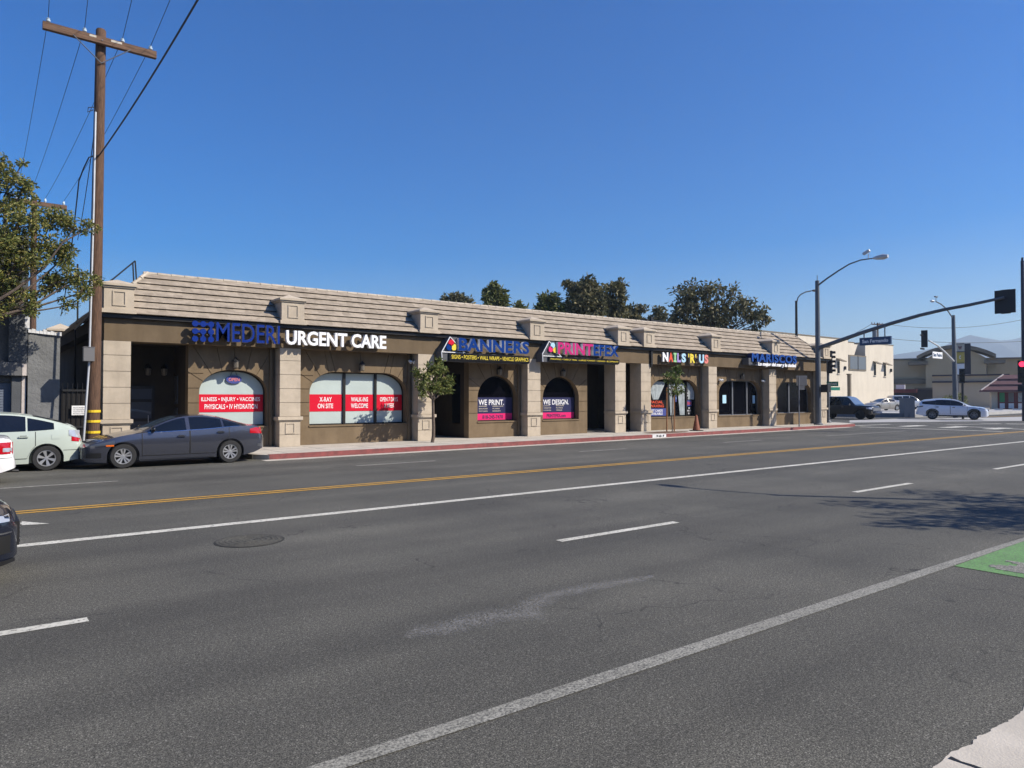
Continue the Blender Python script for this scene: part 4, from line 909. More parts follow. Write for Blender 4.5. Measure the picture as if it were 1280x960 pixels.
# ================================================================== VEHICLES
class Car:
    """local space: nose at x=0 looking along +x, ground at z=0; s = distance back from the nose"""
    def __init__(c, L, top, belt, bot, w, wr, axles, rw, track_in=0.02, wt=0.21, drop=0.045, zm=0.55, shoulder=0.05, under=0.07, archgap=0.06, ghin=0.93):
        c.__dict__.update(locals())
        c.cache = {}
    def T(c, s): return smooth_tab(c.top, s)
    def B(c, s): return min(smooth_tab(c.belt, s), c.T(s)-0.03)
    def O(c, s): return lerp_tab(c.bot, s)
    def Wd(c, s): return smooth_tab(c.w, s)
    def E(c, s): return max(c.T(s)-c.drop, c.B(s)+0.004)
    def WR(c, s): return smooth_tab(c.wr, s)
    def arch(c, s):
        r = c.rw+c.archgap
        for a in c.axles:
            if abs(s-a) < r: return c.rw+math.sqrt(r*r-(s-a)**2)*1.0
        return 0
    def side(c, s, z):
        b, w_ = c.B(s), c.Wd(s)
        if z <= b:
            if z > c.zm: y = w_*(1-c.shoulder*((z-c.zm)/max(b-c.zm, .05))**2)
            else: y = w_*(1-c.under*((c.zm-z)/max(c.zm-0.15, .05))**2)
            return y
        e = c.E(s); y0 = w_*c.ghin; y1 = min(c.WR(s), y0)
        t = min(1, (z-b)/max(e-b, 1e-3)); return y0+(y1-y0)*t-0.0*t
    def topz(c, s, y):
        e, t = c.E(s), c.T(s); r = min(c.WR(s), c.Wd(s)*c.ghin); return e+(t-e)*(1-min(1, abs(y)/max(r, .01))**2.2)
    def body(c, name, m, parent):
        ss = set(); n = int(c.L/0.04)
        for i in range(n+1): ss.add(round(c.L*i/n, 4))
        for a in c.axles:
            r = c.rw+c.archgap
            for d in (-r, -r+.004, -r+.02, r-.02, r-.004, r): ss.add(round(a+d, 4))
        ss = sorted(x for x in ss if 0 <= x <= c.L); rings = []
        for s in ss:
            bz = c.O(s); zl = max(bz, c.arch(s)); b = c.B(s); w_ = c.Wd(s); e = c.E(s)
            zl = min(zl, b-0.02); inner = max(w_-0.32, 0.05)
            P = [(0, bz), (inner, bz), (inner, max(zl, bz))]
            for k in range(10):
                z = zl+(b-zl)*k/9; P.append((max(c.side(s, z), 0.02), z))
            for k in range(5):
                z = b+0.001+(e-b-0.001)*k/4; P.append((c.side(s, z), z))
            r = min(c.WR(s), w_*c.ghin)
            for k in (0.85, 0.6, 0.3, 0): P.append((r*k, c.topz(s, r*k)))
            rings.append([(-s, y, z) for y, z in P]+[(-s, -y, z) for y, z in P[-2:0:-1]])
        k = len(rings[0]); vs = [p for r_ in rings for p in r_]; fs = []
        for i in range(len(rings)-1):
            for j in range(k): fs.append((i*k+j, i*k+(j+1) % k, (i+1)*k+(j+1) % k, (i+1)*k+j))
        fs.append(tuple(range(k))); fs.append(tuple(range((len(rings)-1)*k, len(rings)*k)))
        g = MB(); g.add(vs, fs)
        i0 = c.axles[0]+c.rw; 
        g.box(-(c.axles[1]+c.rw+0.25), -(c.axles[0]-c.rw-0.2), -(c.Wd(c.axles[0])-0.33), c.Wd(c.axles[0])-0.33, c.O(2.0)-0.02, c.B(2.0)-0.35, 1)
        return g.build(name, [m, M['rim_dark']], parent, smooth=38, local=True)
    def patch(c, name, s0, s1, lo, hi, m, parent, off=0.006, side=None, ns=None, nz=5):
        g = MB(); ns = ns or max(3, int(abs(s1-s0)/0.05))
        for sd in ((1, -1) if side is None else (side,)):
            def fn(u, v):
                s = s0+(s1-s0)*u; a = lo(s) if callable(lo) else lo; b = hi(s) if callable(hi) else hi; b = max(b, a+0.002)
                z = a+(b-a)*v; return (-s, sd*(c.side(s, z)+off), z)
            g.grid(fn, ns, nz)
        return g.build(name, m, parent, smooth=40, local=True)
    def toppatch(c, name, s0, s1, f, m, parent, off=0.008):
        g = MB()
        def fn(u, v):
            s = s0+(s1-s0)*u; r = min(c.WR(s), c.Wd(s)*c.ghin)*f; y = r*(2*v-1); return (-s, y, c.topz(s, y)+off)
        g.grid(fn, 12, 10); return g.build(name, m, parent, smooth=40, local=True)
    def window(c, s0, s1, parent, side=None, m='car_glass', up=0.03, lo=0.015, off=0.007):
        lo_ = lambda s: c.B(s)+lo; hi_ = lambda s: max(c.E(s)-up, c.B(s)+lo+0.002)
        # seal first, then glass
        g = []
        for sd in ((1, -1) if side is None else (side,)):
            w_ = c.patch('window', s0, s1, lo_, hi_, M[m], parent, off, sd)
    def wheels(c, parent, m_rim='rim', spokes=5, style=0):
        for a in c.axles:
            for sd in (1, -1):
                yo = c.Wd(a)-c.track_in; cy = sd*(yo-c.wt/2)
                g = MB(); r = c.rw; h = c.wt/2; rr = r*0.655
                g.lathe([(rr, -h), (r*0.93, -h), (r*0.985, -h*0.8), (r, -h*0.5), (r, h*0.5), (r*0.985, h*0.8), (r*0.93, h), (rr, h), (rr*0.98, h*0.4), (rr*0.98, -h)], (-a, cy, r), 36, axis='Y', cap=False)
                tw = g.build('wheel', M['rubber'], parent, smooth=35, local=True)
                g = MB(); y_ = cy+sd*(h-0.012)
                ring = [(rr*1.01, 0.012), (rr*0.98, 0.0), (rr*0.90, 0.0), (rr*0.87, 0.03)]
                g.lathe([(q, y_-cy-sd*dp) for q, dp in ring], (-a, cy, r), 32, axis='Y', cap=False)
                g.lathe([(0.001, y_-cy-sd*0.01), (rr*0.16, y_-cy-sd*0.01), (rr*0.22, y_-cy-sd*0.04)], (-a, cy, r), 14, axis='Y', cap=False)
                g.lathe([(0.001, y_-cy-sd*0.07), (rr*0.97, y_-cy-sd*0.07)], (-a, cy, r), 24, 1, axis='Y', cap=False)
                for k in range(spokes):
                    an = 2*math.pi*k/spokes+0.3
                    offs = ((-0.14, 0.14) if style == 1 else (0.0,))
                    for of in offs:
                        wi, wo = (0.10, 0.13) if style == 1 else (0.13, 0.20)
                        def pt(rad, tn, dy): return (-a+rad*math.cos(an)-tn*math.sin(an), y_-sd*dy, r+rad*math.sin(an)+tn*math.cos(an))
                        q = [pt(rr*0.15, rr*(of*0.4-wi*0.6), 0.02), pt(rr*0.15, rr*(of*0.4+wi*0.6), 0.02), pt(rr*0.93, rr*(of*1.6+wo), 0.004), pt(rr*0.93, rr*(of*1.6-wo), 0.004)]
                        q2 = [(p_[0], p_[1]-sd*0.035, p_[2]) for p_ in q]
                        g.add(q+q2, [(0, 1, 2, 3), (4, 5, 6, 7), (0, 1, 5, 4), (1, 2, 6, 5), (2, 3, 7, 6), (3, 0, 4, 7)])
                g.build('rim', [M[m_rim], M['rim_dark']], tw, smooth=30, local=True)
    def door(c, s0, s1, parent, m, handle_s, zlo=None, hz=None, hm='chrome'):
        for sd in (1, -1):
            lo_ = lambda s: max((zlo or c.O(s)+0.10), c.arch(s)+0.035); hi_ = lambda s: c.B(s)-0.006
            c_ = MB()
            d = c.patch('door', s0, s1, lo_, hi_, m, parent, 0.006, sd, nz=9)
            g = MB()
            for x_ in (s0, s1):
                g.grid(lambda u, v: (-(x_-0.008+0.016*u), sd*(c.side(x_, lo_(x_)+(hi_(x_)-lo_(x_))*v)+0.0075), lo_(x_)+(hi_(x_)-lo_(x_))*v), 1, 9)
            g.grid(lambda u, v: (-(s0+(s1-s0)*u), sd*(c.side(s0+(s1-s0)*u, lo_(s0+(s1-s0)*u))+0.0075), lo_(s0+(s1-s0)*u)-0.008+0.012*v), 12, 1)
            g.build('seal', M['seal'], d, local=True)
            z = hz or c.B(handle_s)-0.10
            g = MB(); y = c.side(handle_s, z); g.box(-handle_s-0.10, -handle_s+0.10, min(sd*(y+0.012), sd*(y+0.045)), max(sd*(y+0.012), sd*(y+0.045)), z-0.013, z+0.017)
            g.box(-handle_s-0.07, -handle_s+0.07, min(sd*(y+0.004), sd*(y+0.011)), max(sd*(y+0.004), sd*(y+0.011)), z-0.035, z+0.03, 1)
            g.build('handle', [hm if not isinstance(hm, str) else M[hm], M['seal']], d, local=True)
    def mirror(c, s, parent, m, z=None):
        for sd in (1, -1):
            z_ = z or c.B(s)+0.06; y = c.side(s, z_)
            g = MB(); g.ball((-s, sd*(y+0.14), z_+0.02), (0.06, 0.11, 0.075), 0, 12, 8); g.box(-s-0.03, -s+0.03, min(sd*(y-0.02), sd*(y+0.08)), max(sd*(y-0.02), sd*(y+0.08)), z_-0.055, z_-0.02)
            g.build('mirror', m, parent, smooth=50, local=True)

# --- the grey sedan parked before the first piers
cv = Car(4.63, [(0, .60), (.05, .655), (.22, .735), (.55, .835), (1.0, .925), (1.35, .985), (1.62, 1.10), (1.95, 1.24), (2.28, 1.345), (2.6, 1.385), (2.95, 1.385), (3.25, 1.345), (3.6, 1.255), (3.95, 1.15), (4.25, 1.075), (4.48, 1.055), (4.58, .98), (4.63, .78)],
         [(0, .54), (.3, .68), (.8, .83), (1.3, .905), (2.0, .93), (3.0, .975), (3.6, 1.02), (4.0, 1.035), (4.4, 1.01), (4.63, .72)],
         [(0, .28), (.12, .19), (.5, .17), (3.9, .19), (4.3, .27), (4.63, .40)],
         [(0, .52), (.06, .62), (.15, .71), (.3, .79), (.55, .855), (.9, .885), (2.3, .895), (3.7, .89), (4.1, .86), (4.4, .79), (4.56, .70), (4.63, .60)],
         [(0, .42), (.4, .62), (1.0, .70), (1.35, .72), (1.8, .64), (2.3, .57), (3.0, .56), (3.6, .58), (4.1, .64), (4.45, .66), (4.63, .45)], (.92, 3.62), .318, under=0.05, zm=0.60)
t = thing('grey_sedan', 'dark grey sedan parked at the kerb in front of the left beige piers', 'car', (2.42, 21.72, 0), math.pi)
cv.body('body', M['civic_grey'], t)
cv.window(1.56, 2.46, t, up=0.035); cv.window(2.56, 3.40, t, up=0.035); cv.window(3.46, 3.90, t, up=0.03)
cv.toppatch('windshield', 1.40, 2.24, .93, M['screen_glass'], t); cv.toppatch('rear_window', 3.42, 4.15, .93, M['car_glass'], t)
cv.door(1.36, 2.53, t, M['civic_grey'], 2.32, 0.32, 0.80, M['civic_grey']); cv.door(2.55, 3.58, t, M['civic_grey'], 3.35, 0.32, 0.88, M['civic_grey'])
cv.mirror(1.62, t, M['truck_black'], 0.985); cv.wheels(t, spokes=5, style=1)
for sd in (1, -1):
    cv.patch('headlight', .10, .72, lambda s: .545+.12*s, lambda s: .60+.19*s, M['lamp_dark'], t, .008, sd)
    cv.patch('side_marker', .52, .70, lambda s: .585, lambda s: .625, M['amber'], t, .010, sd)
    cv.patch('tail_light', 4.17, 4.56, lambda s: .80+.08*(4.56-s), lambda s: .985-.22*max(0, 4.33-s), M['tail_red'], t, .010, sd)
    cv.patch('fog_lamp_recess', .10, .42, .30, .42, M['seal'], t, .007, sd)
    cv.patch('rear_reflector', 4.40, 4.60, .43, .52, M['lamp_dark'], t, .007, sd)
    cv.patch('sill_trim', 1.28, 3.20, .215, .30, M['civic_grey'], t, .02, sd)
    cv.patch('window_trim', 1.50, 3.95, lambda s: cv.B(s)+.001, lambda s: cv.B(s)+.014, M['chrome'], t, .012, sd)
g = MB(); g.box(-0.02, 0.012, -.50, .50, .45, .56); g.box(-.02, .012, -.42, .42, .26, .38); g.build('grille', M['black_metal'], t, local=True)
# --- pale green hatchback parked behind it
pr = Car(4.45, [(0, .62), (.05, .68), (.25, .80), (.6, .92), (.95, 1.02), (1.3, 1.17), (1.7, 1.34), (2.1, 1.45), (2.5, 1.49), (2.9, 1.475), (3.3, 1.415), (3.7, 1.315), (4.0, 1.215), (4.22, 1.13), (4.30, 1.06), (4.37, .93), (4.43, .72), (4.45, .6)],
         [(0, .55), (.3, .74), (.8, .88), (1.3, .94), (2.4, .975), (3.4, 1.0), (3.9, 1.03), (4.2, 1.0), (4.45, .55)],
         [(0, .28), (.12, .2), (.5, .18), (3.9, .20), (4.3, .26), (4.45, .34)],
         [(0, .5), (.08, .65), (.25, .78), (.6, .85), (1.2, .865), (3.5, .865), (3.95, .845), (4.2, .80), (4.36, .73), (4.45, .60)],
         [(0, .42), (.5, .66), (1.0, .68), (1.8, .62), (2.5, .58), (3.2, .58), (3.9, .62), (4.2, .66), (4.45, .5)], (.92, 3.62), .315, under=0.04, zm=0.62)
ph = PZ(58, 588.5)
t = thing('mint_hatchback', 'pale mint green hatchback parked at the kerb left of the utility pole', 'car', (ph.x-3.62, ph.y+0.80, 0), math.pi)
t.location = (ph.x-0.83+0.0-0.0, ph.y+0.84, 0)
HX = ph.x+0.83  # rear bumper; the car faces -x
t.location = (HX-4.45, ph.y+0.84, 0); WM[t.name] = Matrix.Translation(t.location) @ Matrix.Rotation(math.pi, 4, 'Z')
pr.body('body', M['mint'], t)
pr.window(1.35, 2.25, t); pr.window(2.32, 3.18, t); pr.window(3.22, 3.78, t, up=0.05)
pr.toppatch('windshield', .98, 1.95, .93, M['screen_glass'], t); pr.toppatch('rear_window', 3.35, 4.10, .9, M['car_glass'], t)
pr.door(1.2, 2.28, t, M['mint'], 2.1, .33, .86, M['mint']); pr.door(2.30, 3.38, t, M['mint'], 3.13, .33, .87, M['mint'])
pr.mirror(1.5, t, M['mint']); pr.wheels(t, spokes=6)
for sd in (1, -1):
    pr.patch('headlight', .12, .75, lambda s: .60+.1*s, lambda s: .70+.2*s, M['lamp_clear'], t, .008, sd)
    pr.patch('tail_light', 4.10, 4.36, lambda s: .80+.28*(4.36-s), lambda s: 1.0+.1*(4.36-s), M['lamp_clear'], t, .010, sd)
    pr.patch('tail_light', 4.16, 4.375, lambda s: .705+.15*(4.36-s), lambda s: .795+.28*(4.36-s), M['tail_red'], t, .010, sd)
    pr.patch('fuel_flap', 3.72, 3.90, .80, .92, M['mint'], t, .008, sd)
    pr.patch('bumper_line', 3.98, 4.42, .50, .512, M['seal'], t, .004, sd)
    pr.patch('rear_glass_trim', 4.15, 4.30, lambda s: pr.E(s)-.012, lambda s: pr.E(s)+.0, M['seal'], t, .008, sd)
# --- white sedan driving away to the left, only its tail in the picture
ws = Car(4.6, [(0, .6), (.2, .75), (1.0, .95), (1.4, 1.02), (2.0, 1.33), (2.5, 1.42), (3.1, 1.38), (3.6, 1.20), (3.9, 1.06), (4.4, 1.02), (4.52, .96), (4.56, .78), (4.59, .62), (4.6, .5)],
         [(0, .5), (.3, .7), (1.2, .92), (3.4, .97), (4.0, .97), (4.4, .93), (4.6, .45)], [(0, .3), (.3, .2), (3.9, .2), (4.35, .27), (4.6, .35)],
         [(0, .5), (.1, .68), (.4, .83), (1, .88), (3.7, .88), (4.15, .86), (4.38, .82), (4.50, .76), (4.57, .68), (4.6, .55)],
         [(0, .4), (.5, .65), (1.3, .7), (2, .58), (3, .58), (3.7, .66), (4.3, .74), (4.5, .7), (4.6, .4)], (.9, 3.6), .32, zm=0.6)
t = thing('white_sedan', 'white sedan whose tail with red lamp shows at the left edge of the road', 'car', (0.93-4.6, 19.25, 0), math.pi)
ws.body('body', M['car_white'], t); ws.wheels(t)
ws.window(1.5, 2.5, t); ws.window(2.56, 3.5, t); ws.toppatch('windshield', 1.42, 2.1, .93, M['screen_glass'], t); ws.toppatch('rear_window', 3.2, 3.9, .93, M['car_glass'], t)
ws.door(1.35, 2.52, t, M['car_white'], 2.3, .3, .82, M['car_white']); ws.door(2.54, 3.5, t, M['car_white'], 3.3, .3, .84, M['car_white']); ws.mirror(1.6, t, M['car_white'])
for sd in (1, -1):
    ws.patch('tail_light', 4.16, 4.545, lambda s: .655, lambda s: .90-.25*max(0, 4.30-s), M['tail_red'], t, .010, sd)
    ws.patch('reversing_lamp', 4.36, 4.53, lambda s: .70, lambda s: .78, M['lamp_clear'], t, .014, sd)
    ws.patch('headlight', .12, .6, .60, .70, M['lamp_clear'], t, .008, sd)
    ws.patch('bumper_line', 4.0, 4.58, .565, .573, M['lamp_dark'], t, .005, sd)
g = MB(); g.tube([(-4.45, .45, .28), (-4.66, .45, .26)], .03, 8); g.build('exhaust', M['black_metal'], t, local=True)
# --- dark blue black sedan, only its nose in the picture
bk = Car(4.7, [(0, .62), (.04, .70), (.12, .755), (.35, .84), (.7, .90), (1.2, .98), (1.7, 1.2), (2.3, 1.42), (3.1, 1.42), (3.8, 1.15), (4.3, 1.05), (4.6, 1.0), (4.7, .7)],
         [(0, .56), (.1, .68), (.4, .77), (1.2, .92), (3.4, .97), (4.2, .97), (4.7, .6)], [(0, .28), (.08, .21), (.4, .17), (4.0, .2), (4.7, .35)],
         [(0, .56), (.05, .66), (.14, .76), (.3, .835), (.6, .885), (1.2, .90), (3.8, .9), (4.3, .84), (4.7, .6)],
         [(0, .42), (.2, .62), (.6, .70), (1.2, .72), (2, .58), (3, .57), (3.8, .62), (4.5, .66), (4.7, .4)], (.95, 3.7), .33, zm=0.58)
t = thing('black_sedan', 'glossy black blue sedan whose nose enters at the left edge of the near lane', 'car', (0.455, 9.28, 0), 0.0)
bk.body('body', M['car_black'], t); bk.wheels(t); bk.window(1.6, 2.5, t); bk.window(2.56, 3.4, t); bk.toppatch('windshield', 1.35, 2.1, .93, M['screen_glass'], t)
bk.toppatch('rear_window', 3.3, 3.9, .93, M['car_glass'], t)
bk.door(1.4, 2.52, t, M['car_black'], 2.3, .3, .82); bk.door(2.54, 3.55, t, M['car_black'], 3.35, .3, .84); bk.mirror(1.65, t, M['car_black'])
for sd in (1, -1):
    bk.patch('headlight', .07, .55, lambda s: .625+.05*s, lambda s: .675+.13*s, M['lamp_clear'], t, .008, sd)
    bk.patch('bumper_intake', .06, .34, lambda s: .32, lambda s: .50, M['seal'], t, .006, sd)
    bk.patch('intake_trim', .05, .30, lambda s: .515, lambda s: .53, M['chrome'], t, .010, sd)
    bk.patch('splitter', .02, .5, lambda s: .215, lambda s: .255, M['black_metal'], t, .02, sd)
    bk.patch('tail_light', 4.3, 4.62, .78, .9, M['tail_red'], t, .01, sd)
g = MB(); g.box(-.03, .018, -.52, .52, .36, .60); 
for k in range(5): g.box(.019, .028, -.5, .5, .385+k*.045, .40+k*.045, 1)
g.build('grille', [M['black_metal'], M['lamp_dark']], t, local=True)
g = MB(); g.box(.02, .035, -.26, .26, .40, .53); g.build('plate_holder', M['black'], t, local=True)
# --- white SUV crossing
sv = Car(4.9, [(0, .72), (.05, .82), (.25, .95), (.7, 1.04), (1.15, 1.10), (1.5, 1.27), (1.9, 1.50), (2.3, 1.62), (2.9, 1.67), (3.5, 1.66), (4.1, 1.60), (4.45, 1.54), (4.6, 1.38), (4.75, 1.12), (4.86, .9), (4.9, .6)],
         [(0, .62), (.2, .86), (.8, .99), (1.4, 1.06), (2.5, 1.10), (3.6, 1.14), (4.2, 1.18), (4.6, 1.15), (4.9, .55)], [(0, .32), (.15, .25), (4.2, .25), (4.9, .42)],
         [(0, .55), (.08, .74), (.25, .86), (.6, .92), (1.2, .94), (3.9, .94), (4.4, .90), (4.75, .80), (4.9, .62)],
         [(0, .45), (.5, .72), (1.2, .76), (2, .65), (2.8, .62), (3.8, .62), (4.5, .62), (4.9, .5)], (.96, 3.75), .375, zm=0.68)
wa = PZ(1165.5, 524.3); wb = wa+Vector((0.35, -0.937, 0))*2.96
def place(name, label, cat, wrear, wfront, spec, group=None, side=1, z=0.0):
    """stand a car so that its camera-side wheels touch the ground at the two surveyed points"""
    h = (wfront-wrear); h.z = 0; base = h.length; h.normalize(); s = base/(spec.axles[1]-spec.axles[0])
    left = Vector((-h.y, h.x, 0)); nose = wfront+h*spec.axles[0]*s+left*side*(spec.Wd(spec.axles[0])-.11)*s
    return thing(name, label, cat, (nose.x, nose.y, z), math.atan2(h.y, h.x), group, s)
t = place('white_suv', 'pearl white SUV crossing the junction before the grey roadside wall', 'car', wa, wb, sv)
sv.body('body', M['car_pearl'], t); sv.window(1.5, 2.5, t, up=.06, lo=.02); sv.window(2.502, 3.5, t, up=.06, lo=.02); sv.window(3.502, 4.45, t, up=.10, lo=.03)
sv.toppatch('windshield', 1.25, 2.1, .93, M['screen_glass'], t); sv.toppatch('rear_window', 4.47, 4.72, .85, M['car_glass'], t)
sv.door(1.4, 2.52, t, M['car_pearl'], 2.3, .45, .98); sv.door(2.54, 3.55, t, M['car_pearl'], 3.4, .45, 1.0); sv.mirror(1.65, t, M['car_pearl']); sv.wheels(t, 'grey_metal', 5, 1)
for a_ in sv.axles:
    for sd in (1, -1): sv.patch('arch_trim', a_-.435, a_+.435, lambda s: max(sv.O(s), sv.arch(s)+.001), lambda s: max(sv.O(s)+.02, .375+math.sqrt(max(0, .50**2-(s-a_)**2))), M['black_metal'], t, .014, sd, ns=30)
for sd in (1, -1):
    sv.patch('headlight', .1, .62, lambda s: .80+.12*s, lambda s: .86+.2*s, M['lamp_clear'], t, .01, sd); sv.patch('tail_light', 4.38, 4.84, lambda s: .92+.2*(4.84-s), lambda s: 1.06+.08*(4.84-s), M['lamp_dark'], t, .01, sd)
    sv.patch('sill_trim', 1.4, 3.3, .255, .36, M['black_metal'], t, .012, sd)
g = MB(); g.box(-.03, .015, -.45, .45, .42, .80); g.build('grille', M['black_metal'], t, local=True)
# --- black pickup waiting on the cross street
pk = Car(5.4, [(0, .9), (.03, 1.05), (.2, 1.14), (.9, 1.20), (1.35, 1.22), (1.62, 1.45), (1.95, 1.78), (2.2, 1.90), (3.0, 1.93), (3.6, 1.91), (3.74, 1.85), (3.80, 1.30), (3.86, 1.16), (5.3, 1.17), (5.4, 1.1)],
         [(0, .8), (.3, 1.0), (1.3, 1.13), (2.4, 1.16), (3.7, 1.16), (5.4, 1.08)], [(0, .5), (.2, .42), (4.8, .42), (5.4, .55)],
         [(0, .66), (.06, .78), (.2, .88), (.6, .92), (1.2, .93), (5.2, .93), (5.4, .88)],
         [(0, .5), (.5, .78), (1.3, .80), (2, .68), (3, .66), (3.75, .68), (3.9, .86), (5.3, .86), (5.4, .8)], (.95, 4.25), .40, zm=0.75, shoulder=.03)
wf = PZ(1075.5, 524.4); hv = Vector((-0.02, -1, 0)).normalized()
t = place('black_pickup', 'black crew cab pickup with chrome grille waiting on the cross street beside the corner pole', 'pickup truck', wf-hv*3.3*1.02, wf, pk)
pk.body('body', M['truck_black'], t); pk.window(1.72, 2.55, t); pk.window(2.62, 3.55, t); pk.toppatch('windshield', 1.40, 2.2, .94, mat('sky reflecting windshield', (.16, .22, .30), 0.05, spec=1.0, metal=0.3), t)
pk.door(1.45, 2.58, t, M['truck_black'], 2.4, .55, 1.03); pk.door(2.60, 3.62, t, M['truck_black'], 3.45, .55, 1.03); pk.mirror(1.78, t, M['truck_black'], 1.22); pk.wheels(t, 'rim_dark', 6)
for sd in (1, -1): pk.patch('headlight', .05, .42, lambda s: .86, lambda s: .99+.05*s, M['lamp_clear'], t, .012, sd)
g = MB(); g.box(-.03, .03, -.62, .62, .72, .98); g.build('grille', M['grey_metal'], t, local=True)
g = MB(); g.box(-.06, .06, -.80, .80, .52, .68); g.build('bumper', M['chrome'], t, local=True)
# --- two silver cars on the raised lot
LZ = 0.30
wf = PZ(1097.5, 512.2, LZ); hv = Vector((-0.93, 0.36, 0)).normalized()
t = place('silver_sedan', 'beige silver sedan parked nose away on the corner lot', 'car', PZ(1107.5, 512.8, LZ), PZ(1107.5, 512.8, LZ)+hv*2.7*1.06, cv, z=LZ)
cv.body('body', M['car_silver'], t); cv.window(1.56, 2.46, t); cv.window(2.56, 3.40, t); cv.toppatch('windshield', 1.40, 2.24, .93, M['screen_glass'], t); cv.toppatch('rear_window', 3.42, 4.15, .93, M['screen_glass'], t)
cv.door(1.36, 2.53, t, M['car_silver'], 2.32, .32, .8); cv.door(2.55, 3.58, t, M['car_silver'], 3.35, .32, .88); cv.wheels(t); cv.mirror(1.62, t, M['car_silver'])
for sd in (1, -1): cv.patch('tail_light', 4.17, 4.56, .80, .97, M['tail_red'], t, .01, sd)
g = MB(); g.box(-4.645, -4.60, -.3, .3, .62, .76); g.build('number_plate', M['sign_white'], t, local=True)
wf = PZ(1125.5, 511.6, LZ); hv = Vector((0.80, -0.60, 0)).normalized()
vn = Car(4.8, [(0, .8), (.05, .9), (.3, 1.0), (.9, 1.08), (1.25, 1.14), (1.6, 1.42), (1.95, 1.66), (2.4, 1.75), (3.2, 1.77), (4.2, 1.75), (4.6, 1.68), (4.72, 1.3), (4.8, .7)],
         [(0, .7), (.3, .92), (1.2, 1.05), (3, 1.08), (4.5, 1.08), (4.8, .65)], [(0, .35), (.2, .28), (4.3, .28), (4.8, .4)],
         [(0, .6), (.1, .78), (.4, .88), (1, .92), (4.2, .92), (4.6, .88), (4.8, .75)], [(0, .5), (.6, .74), (1.2, .76), (2, .7), (3, .68), (4.5, .68), (4.8, .6)], (.95, 3.75), .37, zm=.7)
t = place('silver_van', 'pale silver sport utility wagon parked behind the silver sedan on the corner lot', 'car', PZ(1125.5, 511.6, LZ), PZ(1125.5, 511.6, LZ)+hv*2.8*1.05, vn, z=LZ)
vn.body('body', M['car_silver2'], t); vn.window(1.55, 2.5, t); vn.window(2.56, 3.4, t); vn.window(3.46, 4.5, t, up=.06); vn.toppatch('windshield', 1.28, 2.0, .93, M['screen_glass'], t)
vn.door(1.4, 2.52, t, M['car_silver2'], 2.3, .45, .95); vn.door(2.54, 3.4, t, M['car_silver2'], 3.3, .45, .95); vn.wheels(t)
# ================================================================== UTILITY POLES AND WIRES
PYo = 23.4
def pole_pt(py, px): return PY(px, py, PYo)
top = PY(126.3, 37, PYo); base = PY(115.5, 574, PYo)
t = thing('utility_pole', 'tall brown wooden utility pole with one crossarm, conduit and yellow bands by the first pier', 'utility pole', (base.x, PYo, SZ))
def ax(z):
    k = (z-SZ)/(top.z-SZ); return Vector((base.x+(top.x-base.x)*k, PYo, z))
g = MB(); zs = [SZ-0.2, 1, 2.5, 4, 6, 8, 10, top.z-0.04, top.z]
g.tube([ax(z) for z in zs], [0.175, 0.172, 0.168, 0.163, 0.156, 0.148, 0.140, 0.132, 0.11], 16); g.build('pole', M['wood'], t, smooth=50)
L_ = PY(53, 35, PYo-0.2); Rr = PY(195, 65.5, PYo-0.2); zc = (L_.z+Rr.z)/2-0.02
arm0, arm1 = L_.x, Rr.x
g = MB(); g.box(arm0, arm1, PYo-0.30, PYo-0.155, zc-0.10, zc+0.10); g.build('crossarm', M['arm'], t)
g = MB()
for s in (-1, 1): g.tube([ax(zc-0.62)+Vector((0, -.17, 0)), (ax(zc).x+s*0.72, PYo-0.31, zc-0.07)], 0.016, 5)
g.tube([ax(zc)+Vector((0, -0.32, 0)), ax(zc)+Vector((0, 0.16, 0))], 0.018, 6); g.build('brace', M['grey_metal'], t)
ins = []
for f in (0.045, 0.35, 0.685, 0.945):
    x = arm0+(arm1-arm0)*f; ins.append(Vector((x, PYo-0.225, zc+0.235)))
    g = MB(); g.lathe([(0.02, zc+0.10), (0.02, zc+0.14), (0.055, zc+0.145), (0.06, zc+0.18), (0.035, zc+0.19), (0.05, zc+0.22), (0.02, zc+0.25)], (x, PYo-0.225, 0), 10); g.build('insulator', M['porcelain'], t, smooth=40)
g = MB()
for (x0_, x1_) in ((ax(zc).x-0.32, ax(zc).x-0.15), (ax(zc).x+0.22, ax(zc).x+0.50)): g.box(x0_, x1_, PYo-0.306, PYo-0.301, zc+0.02, zc+0.08)
g.build('number_plate', M['ivory'], t)
g = MB()
for py in (514, 526.5, 540): z = PY(117, py, PYo).z; c = ax(z); g.lathe([(0.185, z-0.035), (0.188, z+0.035)], (c.x, c.y, 0), 16, cap=False)
g.build('yellow_band', M['band_yellow'], t)
# conduit riser and meter box
g = MB(); cb = PY(103, 572, PYo-0.3); c1_ = PY(111.5, 452, PYo-0.24); c2_ = PY(119.5, 140, PYo-0.2)
g.tube([(cb.x, cb.y, SZ), c1_, PY(117, 260, PYo-.2), c2_], 0.029, 8); g.build('conduit', M['light_metal'], t, smooth=50)
g = MB(); g.tube([c2_, c2_+Vector((-.05, -.02, .12)), c2_+Vector((-.18, -.02, .08)), c2_+Vector((-.20, 0, -.05)), c2_+Vector((-.06, .02, .05))], 0.014, 6); g.build('drip_loop', M['wire'], t)
bx = PY(111, 443, PYo-0.3); g = MB(); g.box(bx.x-0.14, bx.x+0.13, PYo-0.42, PYo-0.17, bx.z-0.19, bx.z+0.19); g.box(bx.x-0.15, bx.x+0.14, PYo-0.43, PYo-0.165, bx.z+0.191, bx.z+0.21); g.build('meter_box', M['sign_back'], t)
